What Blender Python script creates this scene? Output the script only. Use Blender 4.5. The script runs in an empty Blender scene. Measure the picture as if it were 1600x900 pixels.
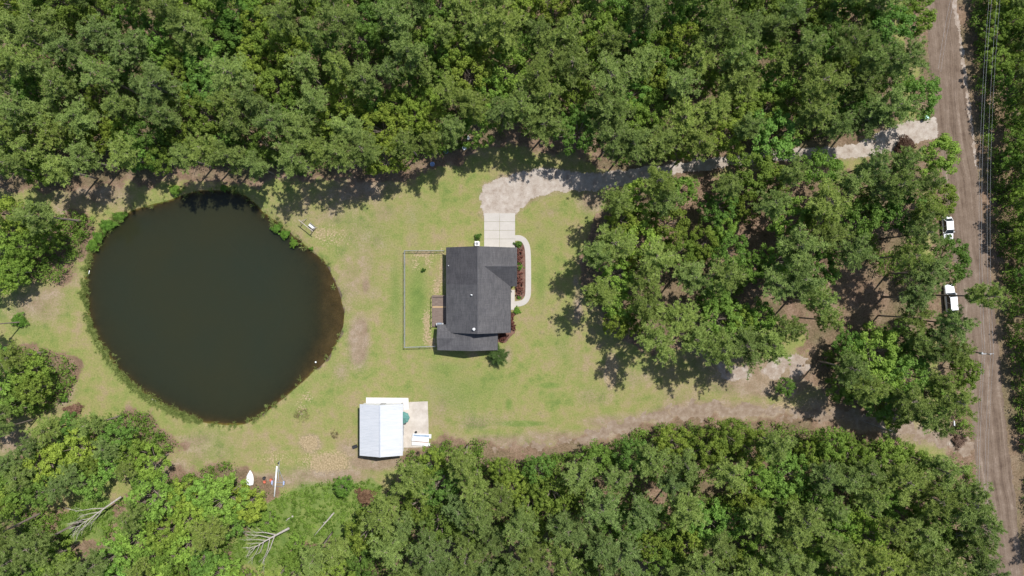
import bpy, math, random
import numpy as np
from mathutils import Vector, Matrix
R = math.radians
random.seed(7); rng = np.random.default_rng(11)
SC = bpy.context.scene
COL = SC.collection
# ------------------------------------------------------------------ camera, world, sun, exposure
H = 128.0                 # drone height (m)
K = 0.12                  # metres per photo pixel on the ground
cam = bpy.data.cameras.new('camera'); cam.lens = 24.0; cam.sensor_width = 36.0
cam.clip_start = 1.0; cam.clip_end = 5000.0
camo = bpy.data.objects.new('camera', cam); COL.objects.link(camo)
camo.location = (0, 0, H); camo.rotation_euler = (0, 0, 0); SC.camera = camo
SUN_EL = 61.0; SUN_AZ = 40.5          # azimuth clockwise from +Y (up in the photo)
w = bpy.data.worlds.new('World'); SC.world = w; w.use_nodes = True
nt = w.node_tree; bg = nt.nodes['Background']
sky = nt.nodes.new('ShaderNodeTexSky'); sky.sky_type = 'NISHITA'; sky.sun_disc = False
sky.sun_elevation = R(SUN_EL); sky.sun_rotation = R(SUN_AZ)
nt.links.new(sky.outputs[0], bg.inputs[0]); bg.inputs[1].default_value = 0.115
sl = bpy.data.lights.new('sun', 'SUN'); sl.energy = 4.75; sl.angle = R(0.53); sl.color = (1.0, 0.965, 0.91)
so = bpy.data.objects.new('sun', sl); COL.objects.link(so)
sd = Vector((math.sin(R(SUN_AZ))*math.cos(R(SUN_EL)), math.cos(R(SUN_AZ))*math.cos(R(SUN_EL)), math.sin(R(SUN_EL))))
so.rotation_euler = sd.to_track_quat('Z', 'Y').to_euler(); so.location = (60, 60, 150)
vs = SC.view_settings; vs.view_transform = 'Standard'; vs.look = 'None'; vs.gamma = 1.0; vs.use_curve_mapping = False
vs.exposure = 0.48
cy = SC.cycles; cy.max_bounces = 6; cy.transparent_max_bounces = 12; cy.diffuse_bounces = 4

# ------------------------------------------------------------------ helpers
def P(px, py, h=0.0):
    """photo pixel -> world x, y of a point that stands at height h"""
    f = K*(H-h)/H
    return ((px-800)*f, (450-py)*f)
def P3(px, py, h=0.0):
    x, y = P(px, py, h); return Vector((x, y, h))
def poly(pts, h=0.0): return np.array([P(a, b, h) for a, b in pts])

def tag(o, label=None, cat=None, group=None, kind=None):
    if label: o['label'] = label
    if cat: o['category'] = cat
    if group: o['group'] = group
    if kind: o['kind'] = kind
    return o
def empty(name, loc, rz=0.0):
    o = bpy.data.objects.new(name, None); COL.objects.link(o); o.location = loc
    o.rotation_euler = (0, 0, rz); o.empty_display_size = 0.5; return o
def link(name, me, parent=None):
    o = bpy.data.objects.new(name, me); COL.objects.link(o)
    if parent is not None: o.parent = parent
    return o
def npmesh(name, V, F, mat, smooth=False):
    """V (n,3), F (m,k) numpy -> mesh"""
    me = bpy.data.meshes.new(name); V = np.asarray(V, dtype=np.float32); F = np.asarray(F, dtype=np.int32)
    k = F.shape[1]
    me.vertices.add(len(V)); me.vertices.foreach_set('co', V.ravel())
    me.loops.add(F.size); me.loops.foreach_set('vertex_index', F.ravel())
    me.polygons.add(len(F)); me.polygons.foreach_set('loop_start', np.arange(0, F.size, k, dtype=np.int32))
    me.polygons.foreach_set('loop_total', np.full(len(F), k, dtype=np.int32))
    if smooth: me.polygons.foreach_set('use_smooth', np.ones(len(F), dtype=bool))
    me.update(calc_edges=True); me.validate(); me.materials.append(mat); return me

class MB:
    """collects shapes; build() links them as one mesh object"""
    def __init__(s): s.v = []; s.f = []
    def add(s, V, F):
        n = len(s.v); s.v += [tuple(p) for p in V]; s.f += [tuple(i+n for i in f) for f in F]; return s
    def box(s, x0, y0, z0, x1, y1, z1, bev=0.0):
        if bev <= 0:
            V = [(x, y, z) for z in (z0, z1) for x, y in ((x0, y0), (x1, y0), (x1, y1), (x0, y1))]
            F = [(3, 2, 1, 0), (4, 5, 6, 7), (0, 1, 5, 4), (1, 2, 6, 5), (2, 3, 7, 6), (3, 0, 4, 7)]
            return s.add(V, F)
        b = bev; V = []
        for z, i in ((z0, b), (z0+b, 0), (z1-b, 0), (z1, b)):
            V += [(x0+i+b*(0 if i else 1), y0+i, z), (x1-i-b*(0 if i else 1), y0+i, z), (x1-i, y0+i+b*(0 if i else 1), z), (x1-i, y1-i-b*(0 if i else 1), z),
                  (x1-i-b*(0 if i else 1), y1-i, z), (x0+i+b*(0 if i else 1), y1-i, z), (x0+i, y1-i-b*(0 if i else 1), z), (x0+i, y0+i+b*(0 if i else 1), z)]
        F = [tuple(range(7, -1, -1)), tuple(range(24, 32))]
        for r in range(3):
            for k in range(8): F.append((r*8+k, r*8+(k+1) % 8, (r+1)*8+(k+1) % 8, (r+1)*8+k))
        return s.add(V, F)
    def tube(s, pts, rad, n=6, cap=True):
        pts = [Vector(p) for p in pts]; rads = rad if isinstance(rad, (list, tuple)) else [rad]*len(pts)
        V = []; F = []
        for i, p in enumerate(pts):
            d = (pts[min(i+1, len(pts)-1)]-pts[max(i-1, 0)]).normalized()
            a = d.cross(Vector((0, 0, 1)))
            if a.length < 1e-3: a = Vector((1, 0, 0))
            a.normalize(); b = d.cross(a)
            for k in range(n):
                t = 2*math.pi*k/n; V.append(p+(a*math.cos(t)+b*math.sin(t))*rads[i])
        for i in range(len(pts)-1):
            for k in range(n): F.append((i*n+k, i*n+(k+1) % n, (i+1)*n+(k+1) % n, (i+1)*n+k))
        if cap: F.append(tuple(range(n-1, -1, -1))); F.append(tuple(range((len(pts)-1)*n, len(pts)*n)))
        return s.add(V, F)
    def lathe(s, prof, c=(0, 0, 0), n=16, sx=1, sy=1):
        V = []; F = []
        for r, z in prof:
            for k in range(n):
                t = 2*math.pi*k/n; V.append((c[0]+r*sx*math.cos(t), c[1]+r*sy*math.sin(t), c[2]+z))
        for i in range(len(prof)-1):
            for k in range(n): F.append((i*n+k, i*n+(k+1) % n, (i+1)*n+(k+1) % n, (i+1)*n+k))
        F.append(tuple(range(n-1, -1, -1))); F.append(tuple(range((len(prof)-1)*n, len(prof)*n)))
        return s.add(V, F)
    def prism(s, pts, z0, z1):
        n = len(pts); V = [(a, b, z0) for a, b in pts]+[(a, b, z1) for a, b in pts]
        F = [tuple(range(n-1, -1, -1)), tuple(range(n, 2*n))]+[(k, (k+1) % n, n+(k+1) % n, n+k) for k in range(n)]
        return s.add(V, F)
    def build(s, name, mat, parent=None, smooth=False, M=None):
        me = bpy.data.meshes.new(name); V = s.v
        if M is not None: V = [M @ Vector(p) for p in V]
        me.from_pydata([tuple(p) for p in V], [], s.f); me.update(); me.materials.append(mat)
        if smooth:
            for p in me.polygons: p.use_smooth = True
        return link(name, me, parent)

# ---- numpy value noise and polygon distance
_lat = rng.random((256, 256))
def vnoise(x, y, sc, seed=0):
    x = x/sc+seed*17.3+1000; y = y/sc+seed*31.7+1000
    xi = np.floor(x).astype(int); yi = np.floor(y).astype(int); fx = x-xi; fy = y-yi
    fx = fx*fx*(3-2*fx); fy = fy*fy*(3-2*fy)
    g = lambda a, b: _lat[a % 256, b % 256]
    return (g(xi, yi)*(1-fx)+g(xi+1, yi)*fx)*(1-fy)+(g(xi, yi+1)*(1-fx)+g(xi+1, yi+1)*fx)*fy
def fnoise(x, y, sc, seed=0, o=4):
    s = 0; a = 1; t = 0
    for i in range(o): s = s+a*vnoise(x, y, sc/2**i, seed+i*3); t += a; a *= .55
    return s/t-0.5
def sdf(pg, X, Y):
    """signed distance, positive inside"""
    d = np.full(X.shape, 1e9); inside = np.zeros(X.shape, bool); n = len(pg)
    for i in range(n):
        a = pg[i]; b = pg[(i+1) % n]; e = b-a; l2 = max(e@e, 1e-9)
        t = np.clip(((X-a[0])*e[0]+(Y-a[1])*e[1])/l2, 0, 1)
        d = np.minimum(d, np.hypot(X-a[0]-t*e[0], Y-a[1]-t*e[1]))
        c = ((a[1] > Y) != (b[1] > Y))
        with np.errstate(divide='ignore', invalid='ignore'):
            xx = a[0]+(Y-a[1])*(e[0])/(e[1] if abs(e[1]) > 1e-12 else 1e-12)
        inside ^= c & (X < xx)
    return np.where(inside, d, -d)
def line_uv(pl, X, Y):
    """nearest point on a polyline: signed across distance, along distance"""
    best = np.full(X.shape, 1e9); U = np.zeros(X.shape); Vv = np.zeros(X.shape); s = 0
    for i in range(len(pl)-1):
        a = pl[i]; e = pl[i+1]-a; L = math.hypot(*e)
        t = np.clip(((X-a[0])*e[0]+(Y-a[1])*e[1])/(L*L), 0, 1)
        dx = X-a[0]-t*e[0]; dy = Y-a[1]-t*e[1]; d = np.hypot(dx, dy); m = d < best
        sg = np.sign(e[0]*dy-e[1]*dx); U = np.where(m, sg*d, U); Vv = np.where(m, s+t*L, Vv); best = np.minimum(best, d); s += L
    return U, Vv
def smooth_closed(pg, it=2):
    for _ in range(it):
        q = np.empty((len(pg)*2, 2)); nx = np.roll(pg, -1, 0)
        q[0::2] = pg*.75+nx*.25; q[1::2] = pg*.25+nx*.75; pg = q
    return pg
def smooth_open(pl, it=2):
    for _ in range(it):
        q = [pl[0]]
        for a, b in zip(pl[:-1], pl[1:]): q += [a*.75+b*.25, a*.25+b*.75]
        pl = np.array(q+[pl[-1]])
    return pl
def sstep(a, b, x):
    t = np.clip((x-a)/(b-a), 0, 1); return t*t*(3-2*t)

# ------------------------------------------------------------------ materials
def mat(name):
    m = bpy.data.materials.new(name); m.use_nodes = True; n = m.node_tree
    b = n.nodes['Principled BSDF']; b.inputs['Specular IOR Level'].default_value = 0.25
    return m, n, b
def N(n, t, **kw):
    o = n.nodes.new(t)
    for k, v in kw.items(): setattr(o, k, v)
    return o
def ramp(n, fac, stops):
    r = N(n, 'ShaderNodeValToRGB'); n.links.new(fac, r.inputs[0]); e = r.color_ramp.elements
    while len(e) > 1: e.remove(e[-1])
    e[0].position = stops[0][0]; e[0].color = (*stops[0][1], 1)
    for p, c in stops[1:]: q = e.new(p); q.color = (*c, 1)
    return r.outputs[0]
def noise(n, vec, scale, detail=4, rough=.55, out=0):
    t = N(n, 'ShaderNodeTexNoise'); t.inputs['Scale'].default_value = scale; t.inputs['Detail'].default_value = detail
    t.inputs['Roughness'].default_value = rough
    if vec is not None: n.links.new(vec, t.inputs['Vector'])
    return t.outputs[out]
def mix(n, f, a, b, bt='MIX'):
    m = N(n, 'ShaderNodeMix', data_type='RGBA', blend_type=bt)
    for s, v in ((m.inputs[0], f), (m.inputs[6], a), (m.inputs[7], b)):
        if hasattr(v, 'links') or isinstance(v, bpy.types.NodeSocket): n.links.new(v, s)
        elif isinstance(v, (int, float)): s.default_value = v
        else: s.default_value = (*v, 1)
    return m.outputs[2]
def math_(n, op, a, b=None, c=None, clamp=False):
    m = N(n, 'ShaderNodeMath', operation=op, use_clamp=clamp)
    for i, v in enumerate((a, b, c)):
        if v is None: continue
        if isinstance(v, bpy.types.NodeSocket): n.links.new(v, m.inputs[i])
        else: m.inputs[i].default_value = v
    return m.outputs[0]
def bump(n, b, h, strength=.4, dist=.05):
    k = N(n, 'ShaderNodeBump'); k.inputs['Strength'].default_value = strength; k.inputs['Distance'].default_value = dist
    n.links.new(h, k.inputs['Height']); n.links.new(k.outputs[0], b.inputs['Normal'])
def coords(n): return N(n, 'ShaderNodeTexCoord').outputs['Object']
def world(n): return N(n, 'ShaderNodeNewGeometry').outputs['Position']
def mscale(n, vec, s, rz=0):
    m = N(n, 'ShaderNodeMapping'); m.inputs['Scale'].default_value = s; m.inputs['Rotation'].default_value = (0, 0, rz)
    n.links.new(vec, m.inputs[0]); return m.outputs[0]

def simple(name, c1, c2=None, scale=3.0, rough=.7, metal=0.0, stretch=(1, 1, 1), bmp=0.0, spec=.25):
    m, n, b = mat(name); b.inputs['Roughness'].default_value = rough; b.inputs['Metallic'].default_value = metal
    b.inputs['Specular IOR Level'].default_value = spec
    if c2 is None: c2 = tuple(x*.8 for x in c1)
    v = mscale(n, coords(n), stretch); f = noise(n, v, scale, 5)
    n.links.new(ramp(n, f, [(.32, c2), (.68, c1)]), b.inputs['Base Color'])
    if bmp: bump(n, b, f, bmp, .03)
    return m

M = {}
M['bark'] = simple('bark', (.30, .25, .21), (.12, .09, .075), 6, .95, stretch=(3, 3, .6), bmp=.6)
M['dead_wood'] = simple('dead_wood', (.36, .33, .30), (.22, .20, .18), 5, .9, stretch=(1, 1, 1), bmp=.4)
M['white_paint'] = simple('white_paint', (.66, .66, .66), (.56, .57, .58), 1.2, .45)
M['siding'] = simple('siding', (.62, .60, .55), (.54, .52, .48), 2, .7)
M['concrete_old'] = None
M['glass'] = simple('window_glass', (.03, .04, .05), (.02, .025, .03), 1, .08, spec=.6)
M['dark_metal'] = simple('dark_metal', (.06, .06, .065), (.035, .035, .04), 4, .5, .4)
M['galv'] = simple('galvanised_steel', (.42, .43, .44), (.30, .31, .32), 3, .45, .5)
M['rubber'] = simple('rubber', (.02, .02, .02), (.012, .012, .012), 8, .9)
M['car_paint'] = simple('white_car_paint', (.78, .79, .80), (.74, .75, .76), .7, .2, spec=.6)
M['chrome'] = simple('chrome', (.6, .6, .6), (.5, .5, .5), 3, .15, .9)
M['lamp_red'] = simple('red_lens', (.35, .02, .02), (.25, .015, .015), 3, .25)
M['lamp_clear'] = simple('clear_lens', (.6, .62, .62), (.5, .5, .5), 3, .15)
M['green_plastic'] = simple('green_plastic', (.02, .16, .09), (.015, .11, .06), 3, .45)
M['white_plastic'] = simple('white_plastic', (.78, .80, .80), (.68, .70, .70), 3, .4)
M['blue_plastic'] = simple('pale_blue_plastic', (.33, .44, .62), (.25, .34, .52), 3, .5)
M['dark_plastic'] = simple('black_plastic', (.03, .032, .036), (.018, .018, .02), 3, .6)
M['red_plastic'] = simple('faded_red_plastic', (.45, .12, .07), (.3, .08, .05), 4, .6)
M['teal_fabric'] = simple('teal_canvas', (.10, .23, .20), (.06, .15, .135), 3, .8)
M['grey_wood'] = simple('weathered_grey_wood', (.40, .36, .32), (.26, .23, .2), 3, .9, stretch=(.6, 6, 6), bmp=.3)
M['pole_wood'] = simple('pole_wood', (.16, .13, .11), (.09, .075, .06), 4, .9, stretch=(4, 4, .4))
M['wire'] = simple('wire_aluminium', (.50, .51, .52), (.42, .43, .44), 2, .5, .3)

def mk_concrete(name, base, dirty, lo, jx, jy, hi=.7):
    m, n, b = mat(name); b.inputs['Roughness'].default_value = .85; v = world(n)
    f = noise(n, v, .55, 6, .65); g = noise(n, v, 6.0, 5, .7)
    c = ramp(n, f, [(lo, dirty), (hi, base)]); c = mix(n, .35, c, ramp(n, g, [(.3, tuple(x*.8 for x in base)), (.7, tuple(min(1, x*1.1) for x in base))]))
    n.links.new(c, b.inputs['Base Color']); bump(n, b, g, .25, .02); return m
M['concrete'] = mk_concrete('concrete', (.385, .36, .33), (.32, .295, .265), .3, 3, 3)
M['concrete_old'] = mk_concrete('stained_concrete', (.44, .40, .355), (.27, .23, .19), .34, 3, 3, .62)
M['concrete_white'] = mk_concrete('pale_concrete', (.55, .53, .50), (.42, .39, .35), .25, 3, 3)

def mk_shingle():
    m, n, b = mat('asphalt_shingle'); b.inputs['Roughness'].default_value = .92; v = coords(n)
    br = N(n, 'ShaderNodeTexBrick'); n.links.new(mscale(n, v, (1, 1, 1), R(90)), br.inputs['Vector'])
    br.inputs['Scale'].default_value = 1.0; br.inputs['Brick Width'].default_value = .95; br.inputs['Row Height'].default_value = .16
    br.inputs['Mortar Size'].default_value = .018; br.inputs['Color1'].default_value = (.066, .065, .067, 1); br.inputs['Color2'].default_value = (.118, .114, .117, 1)
    br.inputs['Mortar'].default_value = (.032, .032, .035, 1); br.offset = .37
    f = noise(n, v, .5, 5, .6); g = noise(n, mscale(n, v, (1, 6, 1)), 1.4, 5, .7)
    c = mix(n, .5, br.outputs[0], ramp(n, g, [(.3, (.050, .049, .051)), (.7, (.098, .095, .098))]))
    c = mix(n, 1.0, c, ramp(n, f, [(.3, (.82, .82, .84)), (.7, (1.12, 1.11, 1.1))]), 'MULTIPLY')
    # weathering: the patch of newer, darker shingles at the northern half of the left slope, pale streaks elsewhere
    st = noise(n, mscale(n, v, (.35, 5, 1)), .9, 3, .6)
    c = mix(n, math_(n, 'MULTIPLY', ramp(n, st, [(.60, (0, 0, 0)), (.72, (1, 1, 1))]), .16), c, (.13, .125, .12))
    sx = N(n, 'ShaderNodeSeparateXYZ'); n.links.new(v, sx.inputs[0])
    pm = math_(n, 'MULTIPLY', math_(n, 'LESS_THAN', sx.outputs[0], -.1), math_(n, 'GREATER_THAN', math_(n, 'ADD', sx.outputs[1], math_(n, 'MULTIPLY', sx.outputs[0], .02)), .95))
    c = mix(n, math_(n, 'MULTIPLY', pm, .9), c, mix(n, 1.0, c, (.76, .75, .77), 'MULTIPLY'))   # older, darker course of shingles on the upper left slope
    n.links.new(c, b.inputs['Base Color']); bump(n, b, br.outputs[1], .5, .02); return m
M['shingle'] = mk_shingle()

def mk_metal_roof():
    m, n, b = mat('white_ribbed_metal'); b.inputs['Roughness'].default_value = .55; v = coords(n)
    f = noise(n, mscale(n, v, (.4, 3, 1)), .8, 5, .6)
    n.links.new(ramp(n, f, [(.3, (.39, .405, .43)), (.7, (.45, .46, .48))]), b.inputs['Base Color']); return m
M['metal_roof'] = mk_metal_roof()

def mk_foliage(name, dark, light, transl=.35, tipscale=1.3, roughness=.55):
    """leaf colour: per-tree tint (object colour) times clump scale variation"""
    m, n, b = mat(name); b.inputs['Roughness'].default_value = roughness; b.inputs['Specular IOR Level'].default_value = .10
    v = coords(n); f = noise(n, v, tipscale, 3, .6); g = noise(n, v, .35, 2, .5)
    oi = N(n, 'ShaderNodeObjectInfo')
    c = ramp(n, math_(n, 'ADD', math_(n, 'MULTIPLY', f, .65), math_(n, 'MULTIPLY', g, .35)), [(.36, dark), (.64, light)])
    c = mix(n, 1.0, c, oi.outputs['Color'], 'MULTIPLY')
    n.links.new(c, b.inputs['Base Color'])
    tr = N(n, 'ShaderNodeBsdfTranslucent'); n.links.new(mix(n, 1.0, c, (1.15, 1.25, .55), 'MULTIPLY'), tr.inputs[0])
    ms = N(n, 'ShaderNodeMixShader'); ms.inputs[0].default_value = transl
    n.links.new(b.outputs[0], ms.inputs[1]); n.links.new(tr.outputs[0], ms.inputs[2])
    n.links.new(ms.outputs[0], n.nodes['Material Output'].inputs['Surface']); return m
M['needles'] = mk_foliage('pine_needles', (.112, .162, .040), (.250, .325, .098), .36)
M['leaves'] = mk_foliage('broad_leaves', (.090, .168, .028), (.222, .350, .070), .44)
M['under'] = mk_foliage('undergrowth_leaves', (.075, .135, .022), (.190, .285, .058), .40, .5)
M['hedge_red'] = mk_foliage('red_hedge_leaves', (.10, .038, .030), (.20, .085, .065), .2, 3)
M['reed'] = mk_foliage('reed_blades', (.16, .20, .06), (.34, .37, .14), .3, .8)
M['dry'] = mk_foliage('dry_twigs', (.13, .08, .055), (.28, .19, .13), .1, 1.5)

# ------------------------------------------------------------------ site outlines, in photo pixels
POND = [(275, 309), (246, 319), (211, 326), (187, 341), (165, 360), (146, 387), (138, 416), (132, 451), (136, 480), (143, 509), (158, 543),
        (182, 573), (202, 597), (231, 619), (265, 639), (295, 651), (329, 662), (360, 665), (388, 661), (412, 646), (441, 624), (475, 592),
        (505, 565), (522, 541), (532, 519), (537, 495), (532, 470), (524, 446), (512, 421), (504, 407), (483, 391), (456, 368), (430, 347),
        (412, 333), (392, 314), (373, 302), (343, 297), (314, 297)]
pondp = smooth_closed(poly(POND), 2)
ROADL = [(1428, -130), (1446, 0), (1452, 100), (1460, 187), (1476, 290), (1490, 400), (1503, 520), (1514, 620), (1524, 720), (1540, 830), (1560, 1030)]
ROADR = [(1478, -130), (1491, 0), (1506, 100), (1519, 200), (1532, 300), (1545, 400), (1556, 500), (1565, 600), (1577, 700), (1588, 800), (1612, 1030)]
roadp = poly(ROADL+ROADR[::-1])
roadc = np.array([(np.array(P(*a))+np.array(P(*b)))/2 for a, b in zip(ROADL, ROADR)])
GRAV = [(752, 307), (757, 292), (779, 280), (818, 270), (847, 267), (879, 269), (930, 274), (1000, 265), (1080, 253), (1130, 245), (1180, 239), (1250, 234), (1300, 231),
        (1345, 226), (1380, 206), (1415, 192), (1462, 186), (1464, 214), (1430, 222), (1395, 236), (1350, 243), (1290, 247), (1220, 251), (1140, 258), (1060, 271), (1000, 284),
        (960, 292), (920, 296), (867, 297), (842, 305), (825, 313), (810, 324), (803.5, 337), (757, 337)]
gravp = poly(GRAV)
trackc = smooth_open(poly([(770, 700), (850, 695), (910, 688), (965, 668), (1020, 650), (1100, 638), (1180, 642), (1260, 646), (1340, 655), (1410, 668), (1470, 685), (1516, 700)]), 2)

# crown outlines of the woods (photo pixels)
ZN = [(-90, -110), (1425, -110), (1440, 0), (1447, 60), (1462, 112), (1462, 140), (1425, 165), (1385, 192), (1330, 208), (1270, 222), (1190, 228), (1120, 240), (1060, 248), (985, 250),
      (945, 222), (900, 205), (850, 195), (800, 195), (750, 205), (712, 222), (660, 238), (590, 252), (520, 248), (470, 258), (440, 268), (405, 262), (345, 255), (250, 250), (130, 262), (60, 268), (-90, 268)]
ZL = [(-90, 300), (60, 312), (92, 322), (84, 370), (52, 410), (28, 445), (-90, 455)]
ZA = [(-90, 540), (16, 548), (52, 572), (58, 600), (48, 632), (15, 668), (-90, 690)]
ZD = [(-90, 735), (25, 720), (65, 675), (130, 650), (178, 655), (205, 690), (240, 718), (228, 740), (180, 745), (110, 765), (40, 785), (-90, 800)]
ZB = [(-90, 840), (90, 830), (180, 800), (232, 778), (300, 757), (345, 765), (400, 790), (430, 830), (500, 862), (560, 850), (600, 790), (612, 745), (650, 722), (740, 718), (830, 716), (880, 712), (935, 704),
      (975, 715), (1008, 690), (1055, 676), (1150, 680), (1250, 684), (1350, 702), (1450, 722), (1500, 740), (1535, 765), (1560, 800), (1575, 900), (1580, 1010), (-90, 1010)]
ZC = [(985, 290), (1030, 272), (1100, 275), (1140, 264), (1220, 259), (1300, 254), (1380, 254), (1430, 240), (1480, 215), (1512, 232), (1514, 260), (1500, 300), (1505, 335), (1490, 390), (1500, 440),
      (1560, 455), (1575, 470), (1530, 500), (1520, 545), (1512, 600), (1500, 640), (1470, 655), (1400, 650), (1345, 628), (1312, 600), (1312, 535), (1290, 505), (1250, 500), (1225, 535), (1190, 555),
      (1140, 545), (1090, 540), (1040, 550), (985, 525), (955, 495), (930, 455), (925, 400), (945, 340)]
ZR = [(1530, -110), (1522, 0), (1535, 60), (1546, 150), (1560, 260), (1572, 360), (1580, 450), (1588, 560), (1592, 700), (1612, 820), (1625, 1010), (1700, 1010), (1700, -110)]
GAPS = [(658, 693, 16), (390, 748, 12), (1345, 234, 9), (1300, 240, 8), (1385, 222, 10), (1250, 244, 5), (1150, 250, 6), (1480, 466, 20), (1476, 357, 14), (1062, 462, 32), (1182, 368, 30), (1368, 468, 44), (1326, 455, 22), (1385, 372, 24), (1288, 522, 26), (1232, 478, 14), (1098, 300, 14), (1080, 335, 12), (1172, 452, 16), (1250, 300, 12), (1005, 360, 8), (800, 212, 14), (1020, 765, 14), (1105, 760, 14)]
DEADGAPS = [(418, 845, 46), (380, 862, 20), (145, 806, 34), (110, 825, 24)]      # no living crowns over the bare dead trees
ZONES = dict(N=ZN, L=ZL, A=ZA, D=ZD, B=ZB, C=ZC, R=ZR)

# ------------------------------------------------------------------ ground
def blob(X, Y, px, py, rx, ry, s=1.0):
    cx, cy_ = P(px, py); return s*np.exp(-(((X-cx)/(rx*K))**2+((Y-cy_)/(ry*K))**2))
def blobs(X, Y, L):
    o = np.zeros(X.shape)
    for b in L: o = np.maximum(o, blob(X, Y, *b))
    return o
BARE = [(545, 440, 26, 60, .5), (600, 330, 30, 20, .45), (110, 430, 26, 40, .45), (300, 690, 60, 16, .45), (410, 700, 50, 14, .45), (760, 660, 60, 24, .45), (940, 620, 50, 20, .45), (860, 330, 26, 10, .3), (690, 640, 14, 30, .35), (560, 400, 50, 130, .36), (450, 330, 60, 40, .30), (820, 690, 130, 40, .4), (640, 320, 40, 30, .25), (330, 700, 150, 40, .35), (900, 560, 60, 60, .25), (700, 640, 50, 40, .2), (1050, 620, 100, 30, .35), (560, 295, 60, 26, .8), (520, 330, 30, 30, .4), (150, 300, 60, 30, .95), (98, 350, 22, 55, 1), (60, 470, 60, 45, .55), (560, 535, 18, 40, 1.15), (566, 520, 8, 22, 1.2), (572, 445, 8, 16, .8), (500, 742, 80, 18, .8), (420, 752, 60, 16, 1), (600, 722, 70, 14, 1),
        (545, 705, 20, 22, .6), (650, 700, 50, 10, .8), (790, 690, 60, 16, 1), (870, 684, 70, 14, 1), (960, 660, 50, 14, .9), (1200, 590, 110, 34, 1.05), (1130, 560, 60, 40, .8), (1340, 640, 120, 30, .9),
        (1370, 470, 70, 40, 1), (925, 312, 26, 22, .9), (903, 480, 9, 30, .9), (900, 440, 6, 14, .7), (954, 580, 9, 28, 1.5), (95, 610, 24, 40, 1), (250, 738, 60, 18, .95), (345, 748, 50, 14, .9), (215, 720, 20, 26, .7), (20, 690, 60, 30, .7),
        (740, 235, 60, 16, .6), (900, 235, 40, 22, .55), (1010, 590, 60, 22, .5), (1400, 215, 60, 12, .5), (590, 380, 14, 30, .35), (640, 640, 12, 20, .2), (535, 580, 16, 20, .5), (790, 520, 10, 14, .5), (795, 552, 10, 22, .45),
        (485, 693, 15, 14, 1.5), (690, 705, 30, 6, 1)]
LUSH = [(652, 470, 20, 80, .75), (585, 360, 60, 50, .4), (840, 380, 40, 60, .5), (845, 440, 14, 60, .75), (880, 520, 22, 90, .5), (815, 662, 45, 6, 1.3), (858, 602, 22, 6, 1.1), (795, 632, 8, 14, .9), (862, 618, 10, 10, .7), (618, 460, 12, 90, .55), (740, 375, 18, 10, .6),
        (740, 610, 120, 46, .5), (155, 500, 18, 90, .45), (250, 660, 60, 14, .3), (500, 795, 70, 44, 1.0), (460, 640, 30, 20, .5), (580, 420, 20, 60, .35), (640, 340, 50, 30, .3), (870, 360, 30, 50, .35),
        (700, 575, 60, 14, .5), (805, 260, 50, 8, .3)]
STRAW = [(690, 415, 5, 30, .9), (683, 445, 8, 20, .7), (667, 508, 7, 34, .9), (674, 535, 10, 7, .8), (665, 397, 26, 6, .8), (650, 410, 8, 16, .5), (672, 410, 12, 16, .6), (510, 722, 38, 16, .9), (440, 720, 40, 20, .4), (485, 693, 14, 13, 1.4), (955, 580, 8, 26, 1.4),
         (470, 640, 14, 20, .6), (480, 620, 12, 14, .6), (520, 370, 30, 24, .5), (1250, 630, 60, 14, .5)]
def pondfields(X, Y):
    d = sdf(pondp, X, Y)+fnoise(X, Y, 3.0, 5)*.7
    shelf = blob(X, Y, 545, 480, 80, 100, 1.3)+blob(X, Y, 500, 570, 50, 40, .6)
    shelf = np.clip(shelf, 0, 1)
    slope = .62*(1-shelf)+.085*shelf
    dep = np.clip(d, 0, None)*slope; dep = 3.2*(1-np.exp(-dep/2.2))+.05*sstep(0, .4, d)
    return d, dep, shelf
clearp = poly([(420, 785), (470, 755), (530, 745), (560, 752), (580, 745), (600, 760), (590, 800), (560, 835), (500, 850), (430, 840), (400, 815), (385, 800), (400, 785)])
def groundfields(X, Y):
    nz = fnoise(X, Y, 9, 1); n2 = fnoise(X, Y, 2.2, 2)
    forest = np.zeros(X.shape)
    for k, z in ZONES.items():
        f = .90 if k != 'R' else .89
        zp = np.array([((a-800)*K*f, (450-b)*K*f) for a, b in z])
        ex = {'C': .6, 'N': 1.2, 'R': 3.5, 'A': -1.6, 'D': -1.6, 'L': -.5, 'B': .2}[k]
        forest = np.maximum(forest, sstep(-2.5, 2.0, sdf(zp, X, Y)+ex+n2*4+nz*4))
    dg_ = np.maximum.reduce([blob(X, Y, a, b, q*1.1, q*1.1, 1.0) for a, b, q in DEADGAPS])
    forest = forest*(1-.8*sstep(.2, .6, dg_+n2*.8))
    forest = forest*(1-sstep(-1.5, 1.5, sdf(clearp, X, Y)))
    bare = blobs(X, Y, BARE)
    U, V = line_uv(trackc, X, Y); tr = np.exp(-(np.abs(U+.3)/2.3)**2); bare = np.maximum(bare, tr*.85)
    Ur, Vr = line_uv(roadc, X, Y); bare = np.maximum(bare, .85*sstep(6.2, 3.6, np.abs(Ur)+n2*2))
    dg = sdf(gravp, X, Y); bare = np.maximum(bare, .5*sstep(-1.8, 0, dg))
    bare = np.clip(bare+(nz*1.2+n2*.8)*.6*(.28+bare), 0, 1)
    bare = bare*(1-.75*sstep(0, 2, sdf(clearp, X, Y)+n2*3))
    lush = np.clip(1.1*sstep(.2, .6, dg_)+.9*sstep(-.5, 1, sdf(clearp, X, Y)+n2*2)+blobs(X, Y, LUSH)+nz*.9*.6, 0, 1)
    straw = np.clip(blobs(X, Y, STRAW)+n2*.9, 0, 1)*(blobs(X, Y, STRAW) > .12)
    return forest, bare, lush, straw, U, dg, Ur
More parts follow.
